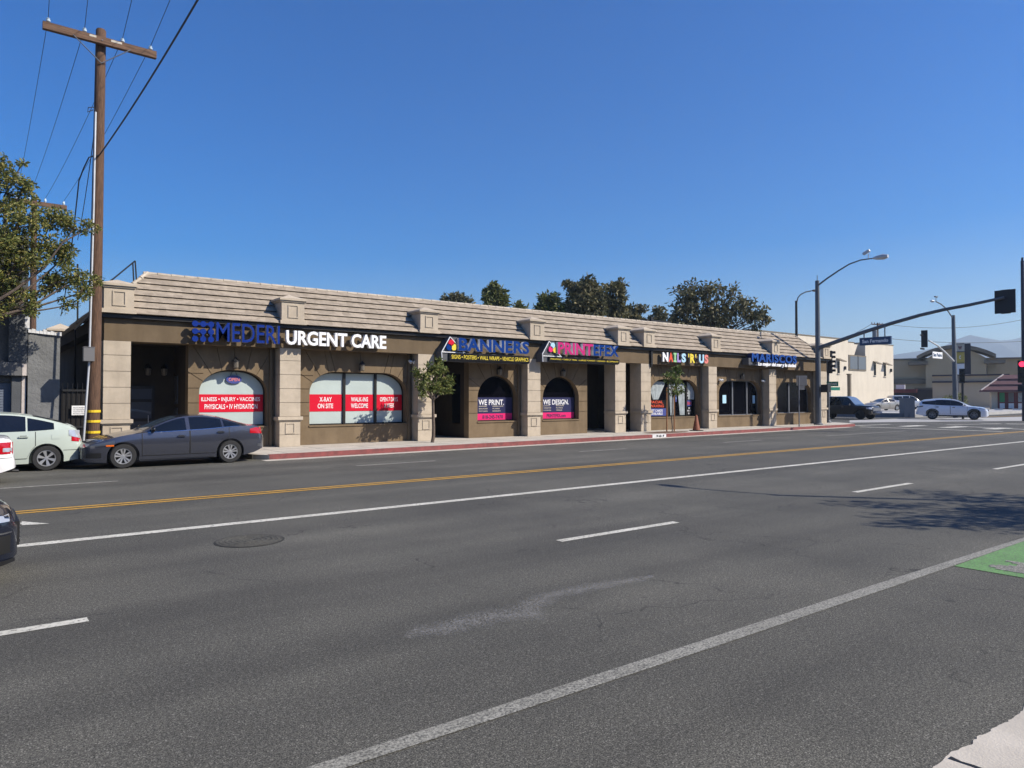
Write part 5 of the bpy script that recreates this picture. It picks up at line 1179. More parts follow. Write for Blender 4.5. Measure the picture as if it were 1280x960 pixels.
# second pole on the same line behind the trees
fp = PY(43, 250, 46.0)
t2 = thing('utility_pole', 'second brown utility pole behind the leafy branches at the left', 'utility pole', (fp.x, 46.0, 0))
g = MB(); g.tube([(fp.x, 46, 0), (fp.x, 46, fp.z+0.1)], [0.19, 0.13], 12); g.build('pole', M['wood'], t2, smooth=50)
za = PY(43, 255, 46).z; g = MB(); g.box(PY(14, 250, 46).x, PY(83, 250, 46).x, 45.7, 45.85, za-0.12, za+0.1); g.build('crossarm', M['arm'], t2)
fi = []
for px in (20, 36, 56, 79):
    x = PY(px, 250, 46).x; fi.append(Vector((x, 45.78, za+0.32)))
    g = MB(); g.lathe([(.02, za+.1), (.06, za+.16), (.07, za+.22), (.03, za+.33)], (x, 45.78, 0), 8); g.build('insulator', M['porcelain'], t2, smooth=40)
def span(a, b, sag, n=24): return [a+(b-a)*(k/n)+Vector((0, 0, -4*sag*(k/n)*(1-k/n))) for k in range(n+1)]
tgt = ((66, 0), (118, 0), (179, 0), (231, 0))
pos = ('leftmost', 'second from the left', 'third from the left', 'rightmost')
for k in range(4):
    d_ = PY(*tgt[k], 17.5)-ins[k]; near = ins[k]+d_*(46/5.9)*0.92; near.z = ins[k].z+0.3
    q = PY(*tgt[k], 18.0); near = ins[k]+(q-ins[k])*8; near.z = ins[k].z-0.4
    pts = [fi[k]+(ins[k]-fi[k])*(i/16)+Vector((0, 0, -4*0.25*(i/16)*(1-i/16))) for i in range(17)]
    # towards and over the camera: the span starts level with the insulator and passes the surveyed point
    far2 = Vector((q.x+(q.x-ins[k].x)*5, -10, ins[k].z))
    y_ = lambda i: ins[k].y+(far2.y-ins[k].y)*i/16
    zq = q.z-ins[k].z; yq = (ins[k].y-q.y)/(ins[k].y+10); a_ = zq/(yq*(1-yq)) if False else 0
    pts2 = [Vector((ins[k].x+(q.x-ins[k].x)*(ins[k].y-y_(i))/(ins[k].y-q.y), y_(i), ins[k].z-0.25*4*(i/16)*(1-i/16))) for i in range(1, 17)]
    g = MB(); g.tube(pts+pts2, 0.0085, 5)
    tag(g.build('power_line', M['wire']), 'thin overhead wire on the %s insulator of the tall wooden pole' % ('far left', 'inner left', 'inner right', 'far right')[k], 'power line', 'thin wires on the wooden crossarm')
a = ax(PY(124, 196, PYo).z)+Vector((0.0, -0.17, 0)); q = PY(247, 0, 14.5); q2 = a+(q-a)*2.6; q2.z = q.z+0.1
g = MB(); g.tube(span(a, q, 0.10)[:-1]+span(q, q+(q-a)*1.6+Vector((0, 0, 0.1)), 0.1), 0.021, 6)
tag(g.build('cable', M['wire']), 'thick black cable from the wooden pole up to the top of the picture', 'cable', 'black cables on the wooden pole')
b_ = ax(a.z)+Vector((-0.2, 0.1, 0)); e_ = PY(40, 420, 45.5)
g = MB(); g.tube([a, a+Vector((-.25, .05, -.1)), b_+Vector((-.12, .3, -.3))]+span(b_+Vector((-.2, .6, -.6)), PY(76, 395, 38), 0.5), 0.018, 6)
tag(g.build('cable', M['wire']), 'black cable running down behind the wooden pole to the leafy branches', 'cable', 'black cables on the wooden pole')
g = MB(); g.tube(span(PY(119, 160, PYo)+Vector((0, .1, 0)), PY(97, 300, 32), 0.25), 0.012, 6)
tag(g.build('cable', M['wire']), 'thinner drooping cable just left of the conduit on the wooden pole', 'cable', 'black cables on the wooden pole')

# ================================================================== LEFT EDGE: charcoal building, grey yard wall, gate
LY = 24.2
t = thing('charcoal_building', 'charcoal stucco building with blue grey roller shutter at the left edge', 'building', (0, LY, SZ))
x33 = PY(33, 440, LY).x; x27 = PY(27, 490, LY).x; x14 = PY(14.5, 490, LY).x; zt = PY(20, 294, LY).z; zb1 = PY(20, 453, LY).z; zb0 = PY(20, 469.5, LY).z
xd = PY(11, 400, LY).x
g = MB(); g.box(-9, x33-0.03, LY+0.35, 36, SZ, zb1+0.1); g.box(-9, x33-0.03, LY, 36, zb1, zt-0.15); g.box(xd, x33+0.02, LY-0.12, 36.1, zb1+0.01, zt); g.box(x14, x27-0.01, LY, LY+0.34, SZ, zb0); g.build('wall', M['charcoal'], t)
g = MB(); g.box(-9, x33+0.03, LY-0.16, LY-0.125, zb0, zb1); g.box(-9, x33+0.03, LY-0.124, LY+0.3, zb0, zb0+0.05); g.build('band', M['greige'], t)
g = MB(); g.box(x27, x33, LY-0.02, LY+0.3, SZ, zb0-0.002); g.box(x27, x33, LY-0.17, LY-0.161, zb0, zb1-0.05); g.build('trim', M['pale_trim'], t)
g = MB(); zz = SZ+0.01; ztp = PY(7, 477, LY+0.25).z
while zz < ztp: g.box(-3.5, x14-0.005, LY+0.22, LY+0.26, zz, zz+0.062); g.box(-3.5, x14-0.005, LY+0.24, LY+0.262, zz+0.062, zz+0.075); zz += 0.075
g.build('shutter', M['shutter'], t)
g = MB(); g.box(-3.5, x14-0.001, LY+0.1, LY+0.30, ztp, zb0-0.01); g.build('shutter_box', M['charcoal'], t)
x75 = PY(75, 450, LY-0.1).x; zl = PY(36, 414.5, LY-0.1).z; zr = PY(74, 419, LY-0.1).z
t = thing('yard_wall', 'rough grey stucco yard wall with broken white coping beside the iron gate', 'wall', (x33, LY, SZ))
g = MB(); g.pxz([(x33+0.035, SZ), (x75, SZ), (x75, zr), (x33+0.035, zl)], LY-0.1, 33); g.build('wall', M['gray_stucco'], t)
g = MB(); r3 = random.Random(3); n = 9
for k in range(n):
    u0 = k/n; u1 = (k+1)/n-0.006; xa_ = x33+0.03+(x75-x33-0.0)*u0; xb_ = x33+0.03+(x75-x33-0.0)*u1; z_ = zl+(zr-zl)*u0+0.003; h = r3.uniform(0.05, 0.12)
    g.pxz([(xa_, z_-0.03), (xb_, z_-0.035), (xb_, z_+h-r3.uniform(0, .03)), (xa_, z_+h)], LY-0.14-r3.uniform(0, .03), LY+0.25)
g.box(x33-0.05, x33+0.06, LY-0.13, LY+0.1, zl+0.10, zl+0.42); g.build('coping', M['coping'], t)
t = thing('iron_gate', 'dark vertical bar iron gate between the grey yard wall and the shop row', 'gate', (x75, LY+0.2, SZ))
gx0, gx1 = x75+0.03, X0-0.03; gz = PY(100, 486, LY+0.3).z; gy_ = LY+0.3
g = MB()
for z_ in (0.35, 0.95, gz-0.08): g.box(gx0, gx1, gy_-0.02, gy_+0.02, z_, z_+0.06)
for x_ in (gx0+0.02, gx1-0.02): g.box(x_-0.03, x_+0.03, gy_-0.03, gy_+0.03, SZ, gz)
g.build('gate_frame', M['black_metal'], t)
g = MB(); k = 0; x_ = gx0+0.08
while x_ < gx1-0.05: g.tube([(x_, gy_, 0.25), (x_, gy_, gz+0.17)], 0.011, 5); x_ += 0.125
g.build('bars', M['black_metal'], t)
g = MB(); g.box(gx0, gx1, gy_+0.04, gy_+0.06, 0.25, gz-0.05); g.build('gate_panel', M['dark_metal'], t)
p0, p1 = PY(89.5, 519, gy_-0.05), PY(108.5, 507, gy_-0.05)
t = thing('gate_notice', 'white printed notice on the dark iron gate', 'sign', ((p0.x+p1.x)/2, gy_-0.05, p0.z))
g = MB(); g.box(p0.x, p1.x, gy_-0.06, gy_-0.05, p0.z, p1.z); g.build('panel', M['sign_white'], t)
g = MB(); W_ = p1.x-p0.x; H_ = p1.z-p0.z
for r_, s_ in enumerate(('PRIVATE PROPERTY', 'NO TRESPASSING', 'VIOLATORS WILL BE', 'PROSECUTED')): text(g, s_, p0.x+W_*.1, p1.x-W_*(.1+.05*(r_ % 2)), p1.z-H_*(.28+.21*r_), p1.z-H_*(.16+.21*r_), gy_-0.064, 0.003, 0, bold=0.0)
g.build('lettering', M['sign_back'], t)
# dark steps/shed shapes in the alley behind the gate
g = MB(); q = PY(95, 392, 30.0)
g.tube([PY(97, 420, 30), PY(97, 330, 30)], 0.03, 6); g.tube([PY(94, 412, 29), PY(94, 520, 29)], 0.03, 6); g.tube([PY(94, 412, 29), PY(113, 393, 25.2)], 0.03, 6)
tag(g.build('vent_pipe', M['dark_metal']), 'thin dark vent pipes on the alley side of the shop row behind the gate', 'pipe')

# ================================================================== TREES
def leaves(mb, c, rad, n, L, W_, rg, droop=0.0):
    c = Vector(c)
    for _ in range(n):
        while True:
            d = Vector((rg.uniform(-1, 1), rg.uniform(-1, 1), rg.uniform(-1, 1))); q = d.length
            if 0.01 < q <= 1: break
        d = d/q*(q**0.55); p = c+Vector((d.x*rad[0], d.y*rad[1], d.z*rad[2]))
        t = Vector((rg.gauss(0, 1), rg.gauss(0, 1), rg.gauss(-droop, 1)))+d*0.6; t.normalize()
        u = t.cross(Vector((rg.gauss(0, 1), rg.gauss(0, 1), rg.gauss(0, 1)))).normalized(); l = L*rg.uniform(0.65, 1.3); w_ = W_*rg.uniform(0.7, 1.3)
        nn = t.cross(u)*l*0.12
        mb.add([p, p+t*l*0.5+u*w_/2+nn, p+t*l, p+t*l*0.5-u*w_/2+nn], [(0, 1, 2, 3)])
def limb(mb, a, b, r0, r1, rg, wob=0.08, n=5):
    a = Vector(a); b = Vector(b); L = (b-a).length
    pts = [a+(b-a)*(k/n)+Vector((rg.uniform(-1, 1), rg.uniform(-1, 1), rg.uniform(-1, 1)))*wob*L*(0 if k in (0, n) else 0.5) for k in range(n+1)]
    mb.tube(pts, [r0+(r1-r0)*k/n for k in range(n+1)], 7)
def tree(name, label, cat, base, clumps, lm, L, W_, dens, trunk_r, fork=0.45, group=None, seed=1, sub=7, droop=0.3, bark='bark'):
    """clumps: (centre, radius) of the big masses; each is broken into sub-clumps with gaps"""
    rg = random.Random(seed); base = Vector(base); t = thing(name, label, cat, base, 0, group)
    cz = sum(c[0].z for c in clumps)/len(clumps); cx_ = sum(c[0].x for c in clumps)/len(clumps); cy_ = sum(c[0].y for c in clumps)/len(clumps)
    f = Vector((base.x+(cx_-base.x)*fork*0.7, base.y+(cy_-base.y)*fork*0.7, base.z+(min(c[0].z-c[1] for c in clumps)-base.z)*0.9+0.15*(cz-base.z)*fork))
    g = MB(); limb(g, base-Vector((0, 0, .1)), f, trunk_r, trunk_r*0.7, rg, 0.05)
    lv = MB()
    for c, r in clumps:
        limb(g, f, c, trunk_r*0.5, trunk_r*0.12, rg)
        for k in range(sub):
            while True:
                d = Vector((rg.uniform(-1, 1), rg.uniform(-1, 1), rg.uniform(-1, 1)))
                if 0.25 < d.length <= 1: break
            sc_ = c+d*r*0.78; sr = r*rg.uniform(0.28, 0.50)
            limb(g, c, sc_, trunk_r*0.12, trunk_r*0.04, rg, 0.1, 3)
            leaves(lv, sc_, (sr, sr, sr*0.75), max(8, int(dens*sr*sr)), L, W_, rg, droop)
    g.build('trunk', M[bark], t, smooth=60); lv.build('crown', M[lm], t, recalc=False)
    return t
# leafy street tree at the left edge (its trunk stands out of frame)
cl = []
def pc(px, py, r, dy=0.0): return (PY(px, py, 22.3+dy), r*0.0209)
cl = [pc(10, 242, 34), pc(-22, 215, 30), pc(-60, 255, 55), pc(30, 232, 14, -.3), pc(3, 206, 14), pc(28, 204, 6), pc(22, 285, 38, -.4), pc(66, 275, 26, .3), pc(50, 318, 38), pc(-10, 320, 42, .6), pc(92, 286, 17), pc(112, 284, 12, -.5),
      pc(80, 322, 24), pc(96, 344, 20), pc(102, 366, 17, -.2), pc(62, 362, 28, .4), pc(25, 362, 26), pc(85, 382, 12), pc(120, 350, 9), pc(44, 384, 14), pc(-40, 370, 40), pc(-100, 320, 60), pc(4, 392, 14)]
tree('street_tree', 'leafy olive green tree reaching in over the left edge before the wooden pole', 'tree', (-0.75, 22.6, SZ), cl, 'leaf_near', 0.105, 0.046, 2300, 0.11, seed=4, sub=8)
# sidewalk trees
b1 = PZ(540, 553, SZ)
def q1(px, py, r, dy=0): return (PY(540+(px-540)*.9, py, b1.y+dy), r*0.0265)
tree('street_tree', 'small round headed sidewalk tree in front of the second shop recess', 'tree', b1, [q1(541, 462, 15), q1(525, 474, 13, -.2), q1(556, 470, 14, .2), q1(560, 487, 9), q1(528, 490, 11), q1(545, 482, 16), q1(548, 455, 9), q1(566, 478, 7), q1(520, 466, 8)], 'leaf_street', 0.14, 0.065, 1700, 0.07, seed=9, sub=8)
b2 = PZ(840, 540.5, SZ)
def q2(px, py, r, dy=0): return (PY(px, py, b2.y+dy), r*0.0392)
tree('young_tree', 'slim young sidewalk tree tied to two wooden stakes', 'tree', b2, [q2(845, 465, 8), q2(838, 476, 8), q2(848, 480, 9), q2(842, 489, 7), q2(834, 470, 5), q2(850, 488, 5), q2(846, 459.5, 3.5)], 'leaf_young', 0.16, 0.07, 1300, 0.032, seed=12, sub=6)
for px, lab in ((833.5, 'left wooden stake of the slim young sidewalk tree'), (842.8, 'right wooden stake of the slim young sidewalk tree')):
    p = PZ(px, 539.5, SZ); g = MB(); g.tube([p, (p.x, p.y, 2.35)], 0.035, 7); tag(g.build('tree_stake', M['stake']), lab, 'stake', 'stakes of the young tree')
# trees behind the roof
TD = 62.0
def q3(px, py, r, D): return (PD(px, py, D), r*D/887*math.sqrt(1+((px-640)/F)**2)**0.5)
def back(label, cls, D, lm, seed, L=0.42, W_=0.19, dens=240, sub=10):
    c = [q3(*x, D) for x in cls]; m_ = sum(x[0] for x in cls)/len(cls); b_ = PD(m_, 480, D); b_.z = 0
    tree('background_tree', label, 'tree', b_, c, lm, L, W_, dens*1.6, 0.2, seed=seed, sub=sub, group='trees beyond the shop roof')
back('low dull grey green tree farthest left above the shop roof', [(558, 374, 7), (571, 372, 9), (583, 377, 7), (565, 384, 10), (580, 388, 12)], 75, 'leaf_euc', 21)
back('upright dense green tree above the roof left of the small bushy one', [(611, 368, 9), (620, 366, 11), (628, 370, 8), (613, 379, 11), (624, 381, 11), (618, 358, 6), (617, 392, 14)], 62, 'leaf_green', 22)
back('small bushy treetop just showing over the ridge above the blue lettered sign', [(647, 381, 6), (644, 387, 7), (652, 386, 6), (647, 395, 9)], 62, 'leaf_green', 23)
back('rounded tree above the roof left of the tall pair', [(682, 378, 10), (692, 374, 9), (675, 384, 8), (697, 385, 11), (684, 391, 12), (690, 400, 14)], 58, 'leaf_green', 24)
back('broad tall dark tree, left one of the tall pair above the roof', [(722, 362, 15), (735, 356, 12), (708, 356, 7), (745, 366, 13), (728, 378, 17), (744, 384, 14), (712, 384, 12), (728, 396, 16)], 58, 'leaf_euc', 25)
back('narrow tall tree, right one of the tall pair above the roof', [(765, 362, 12), (776, 358, 9), (760, 374, 12), (774, 378, 12), (765, 392, 14), (779, 390, 9)], 60, 'leaf_euc', 26)
back('low wispy bush right of the tall pair above the roof', [(790, 388, 8), (800, 387, 7), (795, 396, 10), (787, 397, 8)], 66, 'leaf_euc', 27)
back('low pale wisp of foliage left of the widest tree', [(822, 388, 6), (826, 394, 7), (818, 398, 7), (828, 402, 8)], 70, 'leaf_euc', 28)
rx_ = random.Random(8); fill = []
while len(fill) < 34:
    u, v = rx_.uniform(-1, 1), rx_.uniform(-1, 1)
    if u*u+v*v < 0.9 and not (v < -.35 and abs(u) > .75): fill.append((896+u*62, 390+v*36, 12))
back('widest and tallest grey green tree above the right half of the roof', [(852, 368, 15), (866, 360, 12), (884, 364, 15), (900, 358, 12), (916, 366, 13), (930, 376, 14), (845, 384, 14), (866, 382, 17), (890, 384, 18), (912, 388, 18), (934, 394, 14), (948, 396, 9), (958, 399, 6), (900, 402, 18), (870, 400, 18), (944, 408, 10)]+fill, 62, 'leaf_euc', 29, dens=36)
# near pavement: outside the picture, their shadows fall across the road
tree('street_tree', 'near pavement tree right of the picture that shades the bike lane', 'tree', (18.2, -1.9, 0.147), [(Vector((16.6, -1.0, 5.6)), 1.2), (Vector((18.0, -1.4, 6.3)), 1.5), (Vector((19.2, -1.8, 5.7)), 1.4), (Vector((17.6, -2.4, 5.4)), 1.3), (Vector((16.0, -1.7, 6.2)), 0.7), (Vector((19.6, -0.6, 6.0)), 1.0)], 'leaf_near', 0.16, 0.075, 330, 0.15, seed=31, sub=8)
t = thing('street_lamp', 'grey street lamp of the near pavement right of the picture', 'street lamp', (18.1, 0.35, 0.147))
g = MB(); g.tube([(18.1, 0.35, 0.1), (18.1, 0.35, 7.6)], [0.10, 0.065], 10); g.build('pole', M['pole_grey'], t, smooth=50)
g = MB(); g.tube([(18.1, 0.35, 7.4), (18.05, 0.9, 7.75), (17.95, 1.5, 7.85), (17.9, 1.9, 7.85)], 0.035, 8); g.build('arm', M['pole_grey'], t, smooth=50)
g = MB(); g.ball((17.88, 2.2, 7.85), (0.14, 0.38, 0.08)); g.build('lamp_head', M['grey_metal'], t, smooth=50)

# unseen building added behind the camera to deepen shade and block reflected sky
t = thing('sky_blocker_building', 'added unseen brown building behind the near pavement that blocks low sky', 'building', (0, -9, 0))
g = MB(); g.box(-70, 90, -24, -9, -0.05, 7.5); g.build('wall', mat('brown render', (0.11, 0.10, 0.085), 0.95, var=0.2, vscale=0.4), t)
g = MB(); g.box(-70.2, 90.2, -24.2, -8.85, 7.51, 7.8); g.build('parapet_cap', M['trim_taupe'], t)
# ================================================================== STREET FURNITURE AT THE CORNER
def lens_head(parent, c, heading, n=3, m_lens=None, size=0.30, name='signal_head', visor=True):
    """a signal head of n lenses; heading = the way the lenses look"""
    c = Vector(c); mx = Matrix.Translation(c) @ Matrix.Rotation(heading, 4, 'Z'); g = MB(); h = size*1.16
    g.box(-0.09, 0.09, -h/2, h/2, -h*n/2, h*n/2)
    if visor:
        for k in range(n):
            zc_ = h*(n-1)/2-k*h
            arc = [(size*0.46*math.cos(a), size*0.46*math.sin(a)) for a in [math.pi*(-0.12+1.24*j/10) for j in range(11)]]
            for (a0, b0), (a1, b1) in zip(arc, arc[1:]): g.add([(0.09, a0, zc_+b0), (0.09, a1, zc_+b1), (0.09+size*(0.75+.15*b1), a1, zc_+b1), (0.09+size*(0.75+.15*b0), a0, zc_+b0)], [(0, 1, 2, 3)])
    g.v = [tuple(mx @ Vector(v)) for v in g.v]; hd_ = g.build(name, M['signal_black'], parent)
    for k in range(n):
        zc_ = h*(n-1)/2-k*h; g = MB(); g.lathe([(0.001, 0.105), (size*.36, 0.10), (size*.42, 0.091)], (0, 0, zc_), 14, axis='X', cap=False)
        g.v = [tuple(mx @ Vector(v)) for v in [(a, b, c2) for a, b, c2 in g.v]]
        o = g.build('lens', M[(m_lens or ['lens_off']*n)[k]]); par(o, hd_)
    return hd_
CX = 42.5
bp = PX(1023, 528, CX); by = bp.y
t = thing('traffic_signal_mast', 'tall grey corner mast with curved signal arm, street lamp arm and blue name sign', 'traffic signal', (CX, by, SZ))
ptop = PX(1020.5, 351, CX).z
g = MB(); g.tube([(CX, by, SZ), (CX, by, ptop)], [0.185, 0.125], 16); g.lathe([(0.27, SZ), (0.27, SZ+0.05), (0.20, SZ+0.12)], (CX, by, 0), 16); g.tube([(CX, by, ptop), (CX, by, ptop+0.35)], 0.02, 6); g.build('pole', M['pole_grey'], t, smooth=40)
am = [PX(1027, 435, CX), PX(1046, 427, CX), PX(1080, 415, CX), PX(1115, 404, CX), PX(1150, 394, CX), PX(1180, 387, CX), PX(1210, 381.5, CX), PX(1255, 372, CX)]
am[0].y = by
g = MB(); g.tube(am, [0.13, 0.125, 0.115, 0.105, 0.098, 0.09, 0.085, 0.075], 12); g.build('signal_arm', M['pole_grey'], t, smooth=50)
lm_ = [PX(1022, 357, CX), PX(1034, 348, CX), PX(1048, 338.5, CX), PX(1062, 330, CX), PX(1076, 325, CX), PX(1094, 322.5, CX)]
g = MB(); g.tube(lm_, [0.06, 0.055, 0.05, 0.045, 0.04, 0.035], 8); g.build('lamp_arm', M['pole_grey'], t, smooth=50)
a, b_ = PX(1091, 323, CX), PX(1110, 320, CX); g = MB(); g.tube([a, a+(b_-a)*.25, a+(b_-a)*.7, b_], [0.05, 0.12, 0.17, 0.10], 10); g.build('lamp_head', M['light_metal'], t, smooth=50)
p = PX(1085.5, 317, CX); g = MB(); g.tube([PX(1085.5, 324, CX), p], 0.025, 6); g.obox(p+Vector((0, 0.12, 0.10)), (0.16, 0.42, 0.14), Matrix.Rotation(R(-25), 3, 'X')); g.build('camera_housing', M['light_metal'], t)
# back of the signal on the arm: square backplate seen from behind
p0, p1 = PX(1243.5, 392.5, CX+0.15), PX(1269.5, 361, CX+0.15)
c = (p0+p1)/2; g = MB(); ww = abs(p1.y-p0.y); hh = abs(p1.z-p0.z)
g.box(CX+0.13, CX+0.15, c.y-ww/2, c.y+ww/2, c.z-hh/2, c.z+hh/2); g.box(CX+0.151, CX+0.32, c.y-0.2, c.y+0.2, c.z-0.62, c.z+0.62)
o = g.build('backplate', M['signal_black'], t)
for k in range(3):
    g = MB(); g.lathe([(0.001, 0.33), (0.15, 0.325)], (CX, c.y, c.z+0.4-0.4*k), 14, axis='X', cap=False); o2 = g.build('lens', M['lens_off']); par(o2, o)
# blue street name sign under the arm, its face towards us
p0, p1 = PX(1075, 430.5, CX-0.1), PX(1114, 421, CX-0.1); n0, n1 = PX(1075, 423, CX-.1), PX(1113.5, 430.5, CX-.1)
ya, yb = p0.y, p1.y; z0, z1 = PX(1095, 431, CX-0.1).z, PX(1095, 421.3, CX-0.1).z
mxs = Matrix.Translation((CX-0.1, 0, 0)) @ Matrix.Rotation(-math.pi/2, 4, 'Z')  # local +x -> world -y
g = MB(); g.box(CX-0.16, CX-0.02, yb, ya, z0, z1); sg = g.build('name_sign', M['street_blue'], t)
g = MB(); text(g, 'San Fernando', -ya+0.16, -yb-0.14, z0+0.13, z1-0.12, -0.065, 0.01, 0, bold=0.03, mx=mxs); o = g.build('lettering', M['sign_white']); par(o, sg)
g = MB()
for px in (1081, 1107): q = PX(px, 412, CX); g.box(CX-0.11, CX-0.08, q.y-0.03, q.y+0.03, z1, PX(px, 414 if px < 1090 else 406.5, CX).z)
o = g.build('hanger', M['grey_metal']); par(o, sg)
g = MB(); q = PX(1031.5, 485.5, CX-0.05); g.box(CX-0.2, CX+0.2, q.y-0.24, q.y+0.20, q.z-0.24, q.z+0.24); g.build('walk_signal', M['signal_black'], t)
# second post with vehicle heads and green name signs
SX = 46.8; sp = PX(1035.5, 526, SX)
t = thing('signal_post', 'thin signal post with black hooded heads and green name signs right of the grey mast', 'traffic signal', (SX, sp.y, 0.0))
zt_ = PX(1036, 437, SX).z
g = MB(); g.tube([(SX, sp.y, 0.0), (SX, sp.y, zt_)], 0.085, 10); g.lathe([(0.2, 0.146), (0.2, 0.2), (0.12, 0.3)], (SX, sp.y, 0), 12); g.build('post', M['pole_grey'], t, smooth=40)
hc = PX(1036.5, 452.5, SX-0.1); lens_head(t, (SX, sp.y-0.20, hc.z), R(-72), 5, size=0.265)
hc = PX(1029.5, 455, SX); lens_head(t, (SX+0.1, hc.y, hc.z), R(170), 3, size=0.33)
z_ = PX(1040, 480, SX).z; yA, yB = PX(1031, 480, SX).y, PX(1049, 480, SX).y
g = MB(); g.box(SX-0.125, SX-0.105, yB, yA, z_-0.16, z_+0.16); s1 = g.build('name_sign', M['street_green'], t)
mx2 = Matrix.Translation((SX-0.13, 0, 0)) @ Matrix.Rotation(-math.pi/2, 4, 'Z')
g = MB(); text(g, 'GLENOAKS', -yA+0.1, -yB-0.08, z_-0.08, z_+0.08, 0, 0.01, 0, bold=0.02, mx=mx2); o = g.build('lettering', M['sign_white']); par(o, s1)
g = MB(); g.obox((SX+0.3, sp.y-0.25, z_-0.32), (1.0, 0.02, 0.22), Matrix.Rotation(R(-20), 3, 'Z')); g.build('name_sign', M['street_green'], t)
# parking sign seen from its back
p = PZ(999, 533.3, 0.15); t = thing('parking_sign', 'square grey backed parking sign on a thin post at the red kerb', 'sign', p)
zb_, zt_ = PY(1000, 482, p.y).z, PY(1000, 469.5, p.y).z; xa_, xb_ = PY(994.5, 475, p.y).x, PY(1006, 475, p.y).x
g = MB(); g.tube([(p.x, p.y, SZ), (p.x, p.y, zt_-0.05)], 0.035, 8); g.build('post', M['grey_metal'], t, smooth=40)
cxm = (xa_+xb_)/2; g = MB(); mx = Matrix.Rotation(R(-38), 3, 'Z'); g.obox((cxm+.05, p.y-0.06, (zb_+zt_)/2), (0.62, 0.015, zt_-zb_), mx); g.obox((cxm+.05, p.y-0.06, zb_-0.13), (0.34, 0.015, 0.24), mx); g.build('panel', M['sign_back'], t)
# traffic cone by the kerb
p = PZ(870.5, 538.3, SZ); t = thing('traffic_cone', 'weathered dark orange traffic cone on the pavement near the staked young tree', 'traffic cone', p)
zt_ = PY(870.5, 518.5, p.y).z
g = MB(); g.lathe([(0.20, 0.03), (0.19, 0.05), (0.05, zt_-SZ-0.02), (0.03, zt_-SZ)], (p.x, p.y, SZ), 16); g.build('cone', M['cone'], t, smooth=40)
g = MB(); g.box(p.x-0.25, p.x+0.25, p.y-0.25, p.y+0.25, SZ, SZ+0.035); g.build('base', M['black'], t)
# street lamp behind the row
D2 = 62.0; b0 = PD(996, 470, D2); t = thing('street_lamp', 'thin dark street lamp rising behind the right end of the roof', 'street lamp', (b0.x, b0.y, 0))
z1_ = PD(996, 376, D2).z
g = MB(); g.tube([(b0.x, b0.y, 0), (b0.x, b0.y, z1_)], [0.15, 0.10], 10); g.build('pole', M['dark_metal'], t, smooth=50)
ar = [PD(996, 378, D2), PD(997.5, 372, D2), PD(1001, 368, D2), PD(1007, 365, D2), PD(1014, 363.6, D2)]; g = MB(); g.tube(ar, 0.055, 8); g.build('arm', M['grey_metal'], t, smooth=50)
g = MB(); q = PD(1019, 363.3, D2); g.ball(q, (0.45, 0.25, 0.10)); g.build('lamp_head', M['grey_metal'], t, smooth=50)

# far corner mast
FYc = 26.5; bpx = PY(1194.5, 500, FYc); t = thing('traffic_signal_mast', 'grey signal mast at the far corner behind the white SUV', 'traffic signal', (bpx.x, FYc, 0))
zt_ = PY(1191, 394, FYc).z
g = MB(); g.tube([(bpx.x, FYc, 0), (PY(1191.5, 394, FYc).x, FYc, zt_)], [0.24, 0.15], 12); g.build('pole', M['pole_grey'], t, smooth=50)
g = MB(); g.tube([PY(1190.5, 397, FYc), PY(1183, 386, FYc), PY(1176, 380, FYc), PY(1170, 377, FYc)], 0.05, 8); g.build('lamp_arm', M['pole_grey'], t, smooth=50)
g = MB(); g.ball(PY(1165.5, 376.5, FYc), (0.32, 0.16, 0.11)); g.build('lamp_head', M['light_metal'], t, smooth=50)
p = PY(1170, 371, FYc); g = MB(); g.tube([PY(1170, 377, FYc), p], 0.025, 6); g.obox(p, (0.45, 0.15, 0.10)); g.build('camera_housing', M['grey_metal'], t)
g = MB(); g.tube([PY(1192.5, 452, FYc), PY(1182, 441, FYc), PY(1172, 432, FYc), PY(1161, 425.5, FYc)], [0.09, 0.08, 0.07, 0.06], 8); g.build('signal_arm', M['light_metal'], t, smooth=50)
q = PY(1155.5, 423.5, FYc); lens_head(t, q, R(20), 3, size=0.42)
g = MB(); q = PY(1153.5, 419.5, FYc); g.obox(q+Vector((-.5, -.1, 0)), (0.5, 0.05, 0.10)); q = PY(1153, 436, FYc); g.obox(q, (0.75, 0.05, 0.14)); g.build('arm_sign', M['black'], t)
p0, p1 = PY(1166, 447.5, FYc-0.2), PY(1178, 440.5, FYc-.2); g = MB(); g.box(p0.x, p1.x, FYc-.2, FYc-.17, p0.z, p1.z); sg = g.build('name_sign', M['sign_white'], t)
g = MB(); text(g, 'San Pedro', p0.x+.1, p1.x-.1, p0.z+.14, p1.z-.1, FYc-.21, 0.008, 0, bold=0.03); o = g.build('lettering', M['street_blue']); par(o, sg)
# black signal post in front of the pylon sign
p = PY(1203.5, 505, 24.6); t = thing('signal_post', 'short black signal post in front of the yellow pylon sign', 'traffic signal', (p.x, p.y, 0))
g = MB(); g.tube([(p.x, p.y, 0), (p.x, p.y, PY(1203, 466, 24.6).z)], 0.10, 10); g.build('post', M['signal_black'], t, smooth=40)
lens_head(t, PY(1202.5, 470, 24.5), R(200), 3, size=0.36)
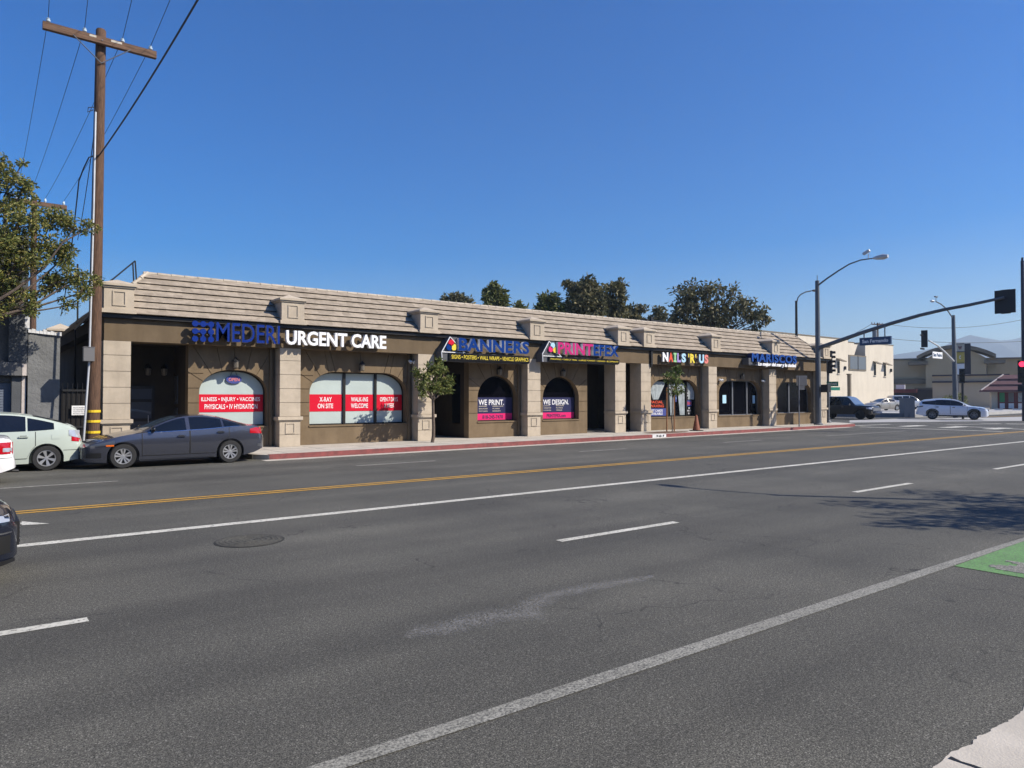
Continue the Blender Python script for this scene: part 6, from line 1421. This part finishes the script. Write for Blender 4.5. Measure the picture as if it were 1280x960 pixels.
# mast and red signal at the right edge
p = PD(1280.3, 500, 56); t = thing('signal_post', 'tall dark post with a lit red signal at the right edge of the picture', 'traffic signal', (p.x, p.y, 0))
g = MB(); g.tube([(p.x, p.y, 0), (p.x, p.y, PD(1280, 326, 56).z)], [0.17, 0.12], 12); g.tube([(p.x, p.y, PD(1280, 326, 56).z), (p.x, p.y, PD(1280, 322, 56).z)], 0.08, 8); g.build('pole', M['sign_navy'], t, smooth=50)
h_ = PD(1277.7, 464.5, 55.7); lens_head(t, h_, math.atan2(-h_.y, -h_.x), 3, ['signal_red', 'lens_off', 'lens_off'], size=0.50)
h_ = PD(1277, 485.5, 55.7); g = MB(); g.obox(h_, (0.3, 0.5, 0.5), Matrix.Rotation(math.atan2(-h_.y, -h_.x), 3, 'Z')); g.build('walk_signal', M['signal_black'], t)

# ================================================================== ACROSS THE CROSS STREET
la = PZ(1094, 521.5); lb = PZ(1131, 522.0)
g = MB(); g.pxy([(lb.x+0.6, lb.y-0.3), (la.x, la.y), (la.x-7, la.y+20), (60, 85), (150, 85), (165, 30), (118, 31.0), (92, 29.0), (74, 28.2)], -0.05, LZ-0.005); struct(g.build('corner_lot', M['lot']))
g = MB(); strip(g, [(la.x-6, la.y+17), (la.x, la.y), (lb.x+0.5, lb.y-0.2)][::-1], -0.12, 0.12, -0.02, LZ+0.10); tag(g.build('lot_wall', M['cabinet']), 'low grey wall along the street edge of the corner lot', 'wall')
p0, p1 = PZ(1131, 522), PZ(1146, 522); t = thing('wall_pillar', 'square grey rendered pillar at the corner of the lot left of the white SUV', 'pillar', p0)
zt_ = (HZ-499)/F*p0.to_2d().length*0+PD(1138, 499, (p0.x*AX[0]+p0.y*AX[1])).z; mx = Matrix.Rotation(math.atan2(p1.y-p0.y, p1.x-p0.x), 3, 'Z'); c = (p0+p1)/2
g = MB(); g.obox((c.x+.3, c.y+.45, zt_/2), ((p1-p0).length*0.86, 0.9, zt_), mx); g.obox((c.x+.3, c.y+.45, zt_+0.05), ((p1-p0).length*0.92, 1.0, 0.10), mx); g.build('pillar', M['cabinet'], t)
# cream two storey building
BY = 52.0
t = thing('cream_building', 'cream stucco building with small hooded windows across the cross street', 'building', (PY(1117, 480, BY).x, BY, 0))
xl, xr = 78.0, PY(1117, 480, BY).x; r0, r1 = PY(1068, 480, BY).x, PY(1082, 480, BY).x; xs_ = PY(1060.5, 480, BY).x
zL, zM, zR = PY(1040, 423, BY).z, PY(1064, 428.3, BY).z, PY(1100, 430.5, BY).z; zs0, zs1 = PY(1075, 463.5, BY).z, PY(1075, 444.5, BY).z
g = MB(); g.box(xl, xs_, BY, BY+16, 0, zL); g.box(xs_+.001, r0, BY, BY+16, 0, zM); g.box(r0+.001, r1-.001, BY, BY+16, 0, zs0); g.box(r1, xr, BY, BY+16, 0, zR); g.box(r0+.001, r1-.001, BY+2.6, BY+16, zs0, zR-.2)
g.pxz([(r0+.002, zM-0.2), (r0+1.1, zM-.2), (r0+0.0021, zs1)], BY+.01, BY+2.5); g.build('wall', M['cream'], t)
g = MB(); g.box(xl-.1, xs_+.06, BY-.06, BY+16, zL+.001, zL+.16); g.box(xs_+.061, r0+.05, BY-.05, BY+16, zM+.001, zM+.12); g.box(r1-.05, xr+.06, BY-.06, BY+16, zR+.001, zR+.12); g.build('parapet_cap', M['trim_taupe'], t)
g = MB(); q0, q1 = PY(1060.8, 480, BY).x, PY(1082.3, 480, BY).x
g.box(q0, q1, BY-.10, BY-.01, zs0, zs1); f_ = g.build('window', M['trim_taupe'], t)
g = MB(); g.box(q0+.25, q1-.2, BY-.13, BY-.11, zs0+.2, zs1-.2); g.box((q0+q1)/2-.05, (q0+q1)/2+.05, BY-.17, BY-.135, zs0+.1, zs1-.1, 1); o = g.build('pane', [M['glass_blue'], M['black_metal']]); par(o, f_)
for px, py in ((1048, 459), (1093.5, 462), (1106, 463.3)):
    q = PY(px, py, BY); g = MB(); g.box(q.x-.30, q.x+.30, BY-.06, BY-.002, q.z-0.9, q.z+0.8); f_ = g.build('window', M['black_metal'], t)
    g = MB(); g.box(q.x-.22, q.x+.22, BY-.075, BY-.062, q.z-.8, q.z+.7); o = g.build('pane', M['glass_dark']); par(o, f_)
    g = MB(); g.box(q.x-.42, q.x+.42, BY-.14, BY-.001, q.z-1.02, q.z-.9); o = g.build('sill', M['cream']); par(o, f_)
    g = MB(); g.pyz([(BY-.9, q.z+0.75), (BY-.002, q.z+1.2), (BY-.002, q.z+1.3), (BY-.95, q.z+0.85)], q.x-.6, q.x+.6); o = g.build('hood', M['trim_taupe']); par(o, f_)
for px, py in ((1055.5, 460), (1113, 463)):
    q = PY(px, py, BY); g = MB(); g.box(q.x-.12, q.x+.12, BY-.25, BY-.002, q.z-.25, q.z+.25); g.build('wall_light', M['black_metal'], t)
g = MB()
for x_ in [xl+2.4*k for k in range(1, 11)]:
    if x_ < xr-.3: g.box(x_-.012, x_+.012, BY-.004, BY-.001, 0.3, PY(1075, 467, BY).z)
g.box(xl, xr, BY-.005, BY-.0015, PY(1075, 487.5, BY).z-.015, PY(1075, 487.5, BY).z+.015); g.build('control_joint', M['ivory'], t)
q = PY(1061.5, 468.5, BY-2); t = thing('vent_post', 'dark slim post with a capped top before the cream building', 'post', (q.x, BY-2, LZ)); g = MB(); g.box(q.x-.2, q.x+.2, BY-2.2, BY-1.8, LZ-.1, q.z); g.box(q.x-.32, q.x+.22, BY-2.25, BY-1.75, q.z, q.z+.15); g.build('post', M['trim_taupe'], t)
# utility pole behind it with a transformer
D3 = 130; q = PD(1097, 403.5, D3); t = thing('utility_pole', 'distant utility pole with a transformer rising behind the cream building', 'utility pole', (q.x, q.y, 0))
g = MB(); g.tube([(q.x, q.y, 0), q], [0.2, 0.16], 8); g.build('pole', M['wood'], t)
g = MB(); a, b_ = PD(1089.5, 405.2, D3), PD(1103, 405.8, D3); g.tube([a, b_], 0.10, 4); 
for f in (0.02, .28, .75, .98): p_ = a+(b_-a)*f; g.tube([p_, p_+Vector((0, 0, .35))], 0.07, 5)
g.build('crossarm', M['arm'], t)
g = MB(); p_ = PD(1093.5, 418, D3); g.tube([p_-Vector((0, 0, .7)), p_+Vector((0, 0, .7))], 0.42, 10); g.build('transformer', M['grey_metal'], t, smooth=40)
for k, (a, b_, s_, lab) in enumerate(((PD(1030, 428, D3), PD(1090, 404.5, D3), .6, 'thin wire rising to the distant pole from behind the corner mast'), (PD(1030, 432, D3), PD(1094, 408, D3), .5, 'lower thin wire rising to the distant pole from the left'), (PD(1102, 404.5, D3), PD(1310, 392, D3), 1.6, 'thin wire running right from the distant pole past the signal arm'), (PD(1100, 422, D3), PD(1310, 424, D3), .8, 'lower cable running right from the distant pole above the store'))):
    g = MB(); g.tube(span(a, b_, s_), 0.035, 4); tag(g.build('power_line', M['wire']), lab, 'power line', 'wires on the distant pole')
# store with curved parapet; its front is turned to run with the cross street
ud = Vector((0.35, -0.937, 0)).normalized(); vd = Vector((-ud.y, ud.x, 0))
def rect_at(D, px0, px1, py0, py1, dirv=ud):
    """corners of an upright panel starting on the sight line px0 at depth D, running along dirv to the sight line px1"""
    A = PD(px0, py0, D); d = ray(px1, py0); n = Vector((d[1], -d[0])); den = n.x*dirv.x+n.y*dirv.y
    L = -(n.x*A.x+n.y*A.y)/den; return A, L
def slab(mb, D, px0, px1, py0, py1, back, mi=0, base=None):
    A, L = rect_at(D, px0, px1, py0, py1); z0 = PD(px0, py1, D).z if base is None else base; z1 = A.z
    mx = Matrix.Rotation(math.atan2(ud.y, ud.x), 3, 'Z'); c = Vector((A.x, A.y, 0))+ud*L/2+vd*back/2
    mb.obox((c.x, c.y, (z0+z1)/2), (L, abs(back), z1-z0), mx, mi); return A, L
SD = 150
A0 = PD(1180, 470, SD)
t = thing('big_store', 'large tan store with a curved parapet and red letter far behind the white SUV', 'building', (A0.x, A0.y, 0))
g = MB(); slab(g, SD+6, 1110, 1158, 450.5, 500, 20, 0, 0.0); slab(g, SD+5, 1231, 1330, 449, 500, 20, 0, 0.0); g.build('wall', M['tan_store'], t)
g = MB(); slab(g, SD+5.8, 1110, 1170, 448.6, 450.6, 21.0); slab(g, SD+4.6, 1229, 1330, 447.5, 449.2, 21.5); slab(g, SD+5.5, 1108, 1157, 474, 480, 3); g.build('cornice', M['trim_taupe'], t)
g = MB(); A, L = rect_at(SD, 1157, 1233, 460, 500); mx4 = Matrix.Translation((A.x, A.y, 0)) @ Matrix.Rotation(math.atan2(ud.y, ud.x), 4, 'Z')
zE, zP = PD(1160, 449.5, SD).z, PD(1195, 437, SD).z
arc = [(L*k/20, zE+(zP-zE)*(1-(2*k/20-1)**2)) for k in range(21)]
def loc(y): return lambda u, v: tuple(mx4 @ Vector((u, y, v)))
g.prism([(0, 0), (L, 0)]+arc[::-1], loc(0), loc(9)); g.build('wall', M['tan_store'], t)
g = MB(); ext = 1.6
arc2 = [(-ext+(L+2*ext)*k/20, zE+(zP-zE)*(1-(2*k/20-1)**2)) for k in range(21)]
g.prism([(u, v+.05) for u, v in arc2]+[(u, v+0.75) for u, v in arc2[::-1]], loc(-1.2), loc(8)); 
for u0 in (-3.2, L-0.4): g.prism([(u0, zE-1.1), (u0+3.6, zE-1.1), (u0+3.6, zE-.4), (u0, zE-.4)], loc(-.9), loc(6))
g.build('cornice', M['trim_taupe'], t)
g = MB(); slab(g, SD-1.0, 1234, 1245, 454, 500, 4, 0, 0.0); slab(g, SD+5, 1160, 1172, 463, 500, 2, 0, 0.0); g.build('pilaster', M['tan_light'], t)
A, L2 = rect_at(SD-.6, 1212, 1218.5, 449, 461); mxt = Matrix.Translation((A.x, A.y, 0)) @ Matrix.Rotation(math.atan2(ud.y, ud.x), 4, 'Z')
g = MB(); text(g, 'S', 0, L2, PD(1212, 459.5, SD-.6).z, PD(1212, 448.5, SD-.6).z, -0.2, 0.2, 0, bold=0.04, mx=mxt); g.build('letter', M['red_vinyl'], t)
A, L2 = rect_at(SD-.6, 1186, 1191, 449, 461); mxt = Matrix.Translation((A.x, A.y, 0)) @ Matrix.Rotation(math.atan2(ud.y, ud.x), 4, 'Z')
g = MB(); text(g, 'S', 0, L2, PD(1186, 459.5, SD-.6).z, PD(1186, 448.5, SD-.6).z, -0.2, 0.2, 0, bold=0.04, mx=mxt); g.build('letter', M['red_vinyl'], t)
g = MB(); slab(g, SD+4.4, 1256, 1274, 458, 470, .3); g.build('sign_panel', M['sign_yellow'], t)
# maroon and white awnings and clutter at the store entrance
t = thing('shop_kiosk', 'dark shop front with maroon awning left of the low grey building', 'building', PD(1140, 505, 125))
g = MB(); slab(g, 125, 1100, 1172, 487, 510, 8, 0, 0.0); g.build('wall', M['brown_band'], t)
g = MB(); slab(g, 124, 1100, 1146, 486.5, 491, 1.2); g.build('awning', M['maroon'], t)
g = MB(); slab(g, 123.9, 1120, 1131, 481, 487, 1.2); slab(g, 123.9, 1104, 1116, 483, 490, 0.4); g.build('sign_panel', M['sign_white'], t)
g = MB(); slab(g, 124, 1143, 1172, 484.7, 487, 1.5); g.build('canopy', M['trim_taupe'], t)
# low grey building with dark band
LD = 112
t = thing('low_grey_building', 'long low grey tan building with a dark band behind the far signal mast', 'building', PD(1200, 510, LD))
g = MB(); slab(g, LD, 1165.5, 1262, 470.5, 515, 9, 0, 0.0); g.build('wall', M['tan_store2'], t)
g = MB(); slab(g, LD-.35, 1165, 1262, 476.6, 478.6, .3); slab(g, LD-.3, 1165, 1262, 468.6, 470.4, 9.5); g.build('band', M['brown_band'], t)
g = MB(); slab(g, LD-.3, 1166, 1240, 508, 509, .25); g.build('kerb_trim', M['coping'], t)
# red roofed drive-through hut
HD = 96
t = thing('red_roofed_hut', 'small hut with maroon hipped roof and posters at the right edge', 'kiosk', PD(1255, 515, HD))
A, L = rect_at(HD, 1246, 1300, 490, 512); mxh = Matrix.Translation((A.x, A.y, 0)) @ Matrix.Rotation(math.atan2(ud.y, ud.x), 4, 'Z')
zc_ = PD(1246, 490, HD).z; zb_ = 0.2; g = MB(); bxm = lambda x0, x1, y0, y1, z0, z1, mi=0: g.add([tuple(mxh @ Vector((x, y, z))) for z in (z0, z1) for y in (y0, y1) for x in (x0, x1)], [(0, 2, 3, 1), (4, 5, 7, 6), (0, 1, 5, 4), (2, 6, 7, 3), (0, 4, 6, 2), (1, 3, 7, 5)], mi)
bxm(-0.6, L, 0, 5, zb_, zc_); g.build('wall', M['cream'], t)
px2 = HD/F*1.0
def hx(px): return rect_at(HD, 1246, px, 490, 512)[1]
zf = lambda py: PD(1250, py, HD).z
for k, (px0, px1, m_) in enumerate(((1248, 1257, 'poster_green'), (1259, 1268.5, 'sign_back'), (1271, 1290, 'curtain'))):
    g = MB(); bxm(hx(px0)-.1, hx(px1)+.1, -.12, -.002, zb_, zf(490.2)); f_ = g.build('window', M['maroon'], t)
    g = MB(); bxm(hx(px0)+.12, hx(px1)-.12, -.15, -.121, zf(502.5), zf(491)); o = g.build('poster', M[m_]); par(o, f_)
    g = MB(); bxm(hx(px0)+.12, hx(px1)-.12, -.15, -.121, zb_+.2, zf(504)); o = g.build('panel', M['sign_white']); par(o, f_)
g = MB(); ze, zr_ = zf(489.5), zf(468.5)
for k in range(3):
    f0, f1 = k/3, (k+1)/3; i0, i1 = 2.6*f0, 2.6*f1; e0 = -1.6+i0; e1 = -1.6+i1; za_, zb2 = ze+(zr_-ze)*f0, ze+(zr_-ze)*f1; li = .22
    pts = [(e0, e0, za_+li), (L+3, e0, za_+li), (L+3, e1, zb2), (e1, e1, zb2), (e0, 6.6-i0, za_+li), (e1, 6.6-i1, zb2), (e0, e0, za_-.05), (L+3, e0, za_-.05), (e0, 6.6-i0, za_-.05)]
    g.add([tuple(mxh @ Vector((a-0.2, b, c))) for a, b, c in pts], [(0, 1, 2, 3), (4, 0, 3, 5), (6, 7, 1, 0), (8, 6, 0, 4)])
rf = g.build('roof', M['red_roof'], t)
g = MB(); g.tube([tuple(mxh @ Vector((-1.8, -1.6, ze+.2))), tuple(mxh @ Vector((.8, 1.0, zr_+.05)))], .10, 6); o = g.build('hip_trim', M['pale_trim']); par(o, rf)
for k, px in enumerate((1248.5, 1271)):
    q = PD(px, 516.8, 88); t = thing('wheel_stop', ('left white concrete wheel stop before the red roofed hut', 'right white concrete wheel stop before the red roofed hut')[k], 'wheel stop', q, 0, 'white wheel stops')
    g = MB(); mx = Matrix.Rotation(math.atan2(ud.y, ud.x), 3, 'Z'); g.obox((q.x, q.y, LZ+.08), (0.9, .2, .18), mx); g.build('block', M['coping'], t)
# yellow and navy pylon sign
PDp = 78
A = PD(1194, 470, PDp); t = thing('pylon_sign', 'tall pylon sign with yellow and ivory panels and navy side', 'sign', (A.x, A.y, 0))
def pbox(px0, px1, py0, py1, D, back, m_, nm, par_=t):
    g = MB(); slab(g, D, px0, px1, py0, py1, back); return g.build(nm, M[m_], par_)
pbox(1194, 1205.5, 430.3, 439.5, PDp, 1.0, 'ivory', 'panel'); pbox(1194, 1205.5, 440.3, 453.8, PDp, 1.0, 'sign_yellow', 'panel'); pbox(1194.5, 1205.5, 454.6, 463.5, PDp, 1.0, 'sign_white', 'panel'); pbox(1194.5, 1199.5, 461.9+1.7, 468, PDp, .9, 'sign_white', 'panel')
pbox(1205.6, 1213.3, 429.3, 468, PDp+.3, 1.2, 'sign_navy', 'side'); pbox(1193.8, 1205.5, 429.3, 430.2, PDp-.05, 1.1, 'sign_navy', 'side'); pbox(1193.8, 1205.5, 439.6, 440.2, PDp-.05, 1.1, 'sign_navy', 'side'); pbox(1193.8, 1205.5, 453.9, 454.5, PDp-.05, 1.1, 'sign_navy', 'side')
A, L2 = rect_at(PDp-.1, 1197.5, 1202.5, 432, 437); mxt = Matrix.Translation((A.x, A.y, 0)) @ Matrix.Rotation(math.atan2(ud.y, ud.x), 4, 'Z')
g = MB(); text(g, 'W', 0, L2, PD(1198, 437.5, PDp).z, PD(1198, 432.5, PDp).z, -.05, .05, 0, bold=.05, mx=mxt); g.build('lettering', M['maroon'], t)
g = MB(); text(g, 'C', .1, L2-.12, PD(1198, 449, PDp).z, PD(1198, 444.5, PDp).z, -.05, .05, 0, bold=.05, mx=mxt); g.build('lettering', M['sign_white'], t)
g = MB(); A5 = PD(1200, 470, PDp); g.tube([(A5.x+.2, A5.y+.4, 0), (A5.x+.2, A5.y+.4, PD(1200, 463, PDp).z)], .18, 10); g.build('post', M['sign_navy'], t)
# shrubs by the far mast
rg = random.Random(77)
for k, (px, py, r_, lab) in enumerate(((1187, 503, .75, 'dark low shrub left of the far mast behind the white SUV'), (1199, 500, .7, 'dark low shrub right of the far mast behind the white SUV'))):
    c = PD(px, py, 74); t = thing('shrub', lab, 'shrub', (c.x, c.y, .2), 0, 'shrubs at the far corner'); g = MB(); leaves(g, c, (r_*1.3, r_, r_), 420, .22, .1, rg); g.build('crown', M['leaf_green'], t, recalc=False)
    g = MB(); g.tube([(c.x, c.y, 0.2), c], .05, 6); g.build('stem', M['bark'], t)
# ================================================================== AIR
HAZE = True
if HAZE:
    g = MB(); g.box(-4900, 4900, -4900, 4900, -1.1, 310)
    me = bpy.data.meshes.new('haze'); me.from_pydata(g.v, [], g.f); hz = bpy.data.objects.new('haze', me); COL.objects.link(hz); hz['kind'] = 'stuff'
    m = bpy.data.materials.new('air'); m.use_nodes = True; n = m.node_tree.nodes; l = m.node_tree.links
    n.remove(n['Principled BSDF']); v = n.new('ShaderNodeVolumePrincipled'); v.inputs['Color'].default_value = (0.66, 0.83, 1.0, 1); v.inputs['Density'].default_value = 0.00032; v.inputs['Anisotropy'].default_value = 0.2
    l.new(v.outputs[0], n['Material Output'].inputs['Volume']); me.materials.append(m)
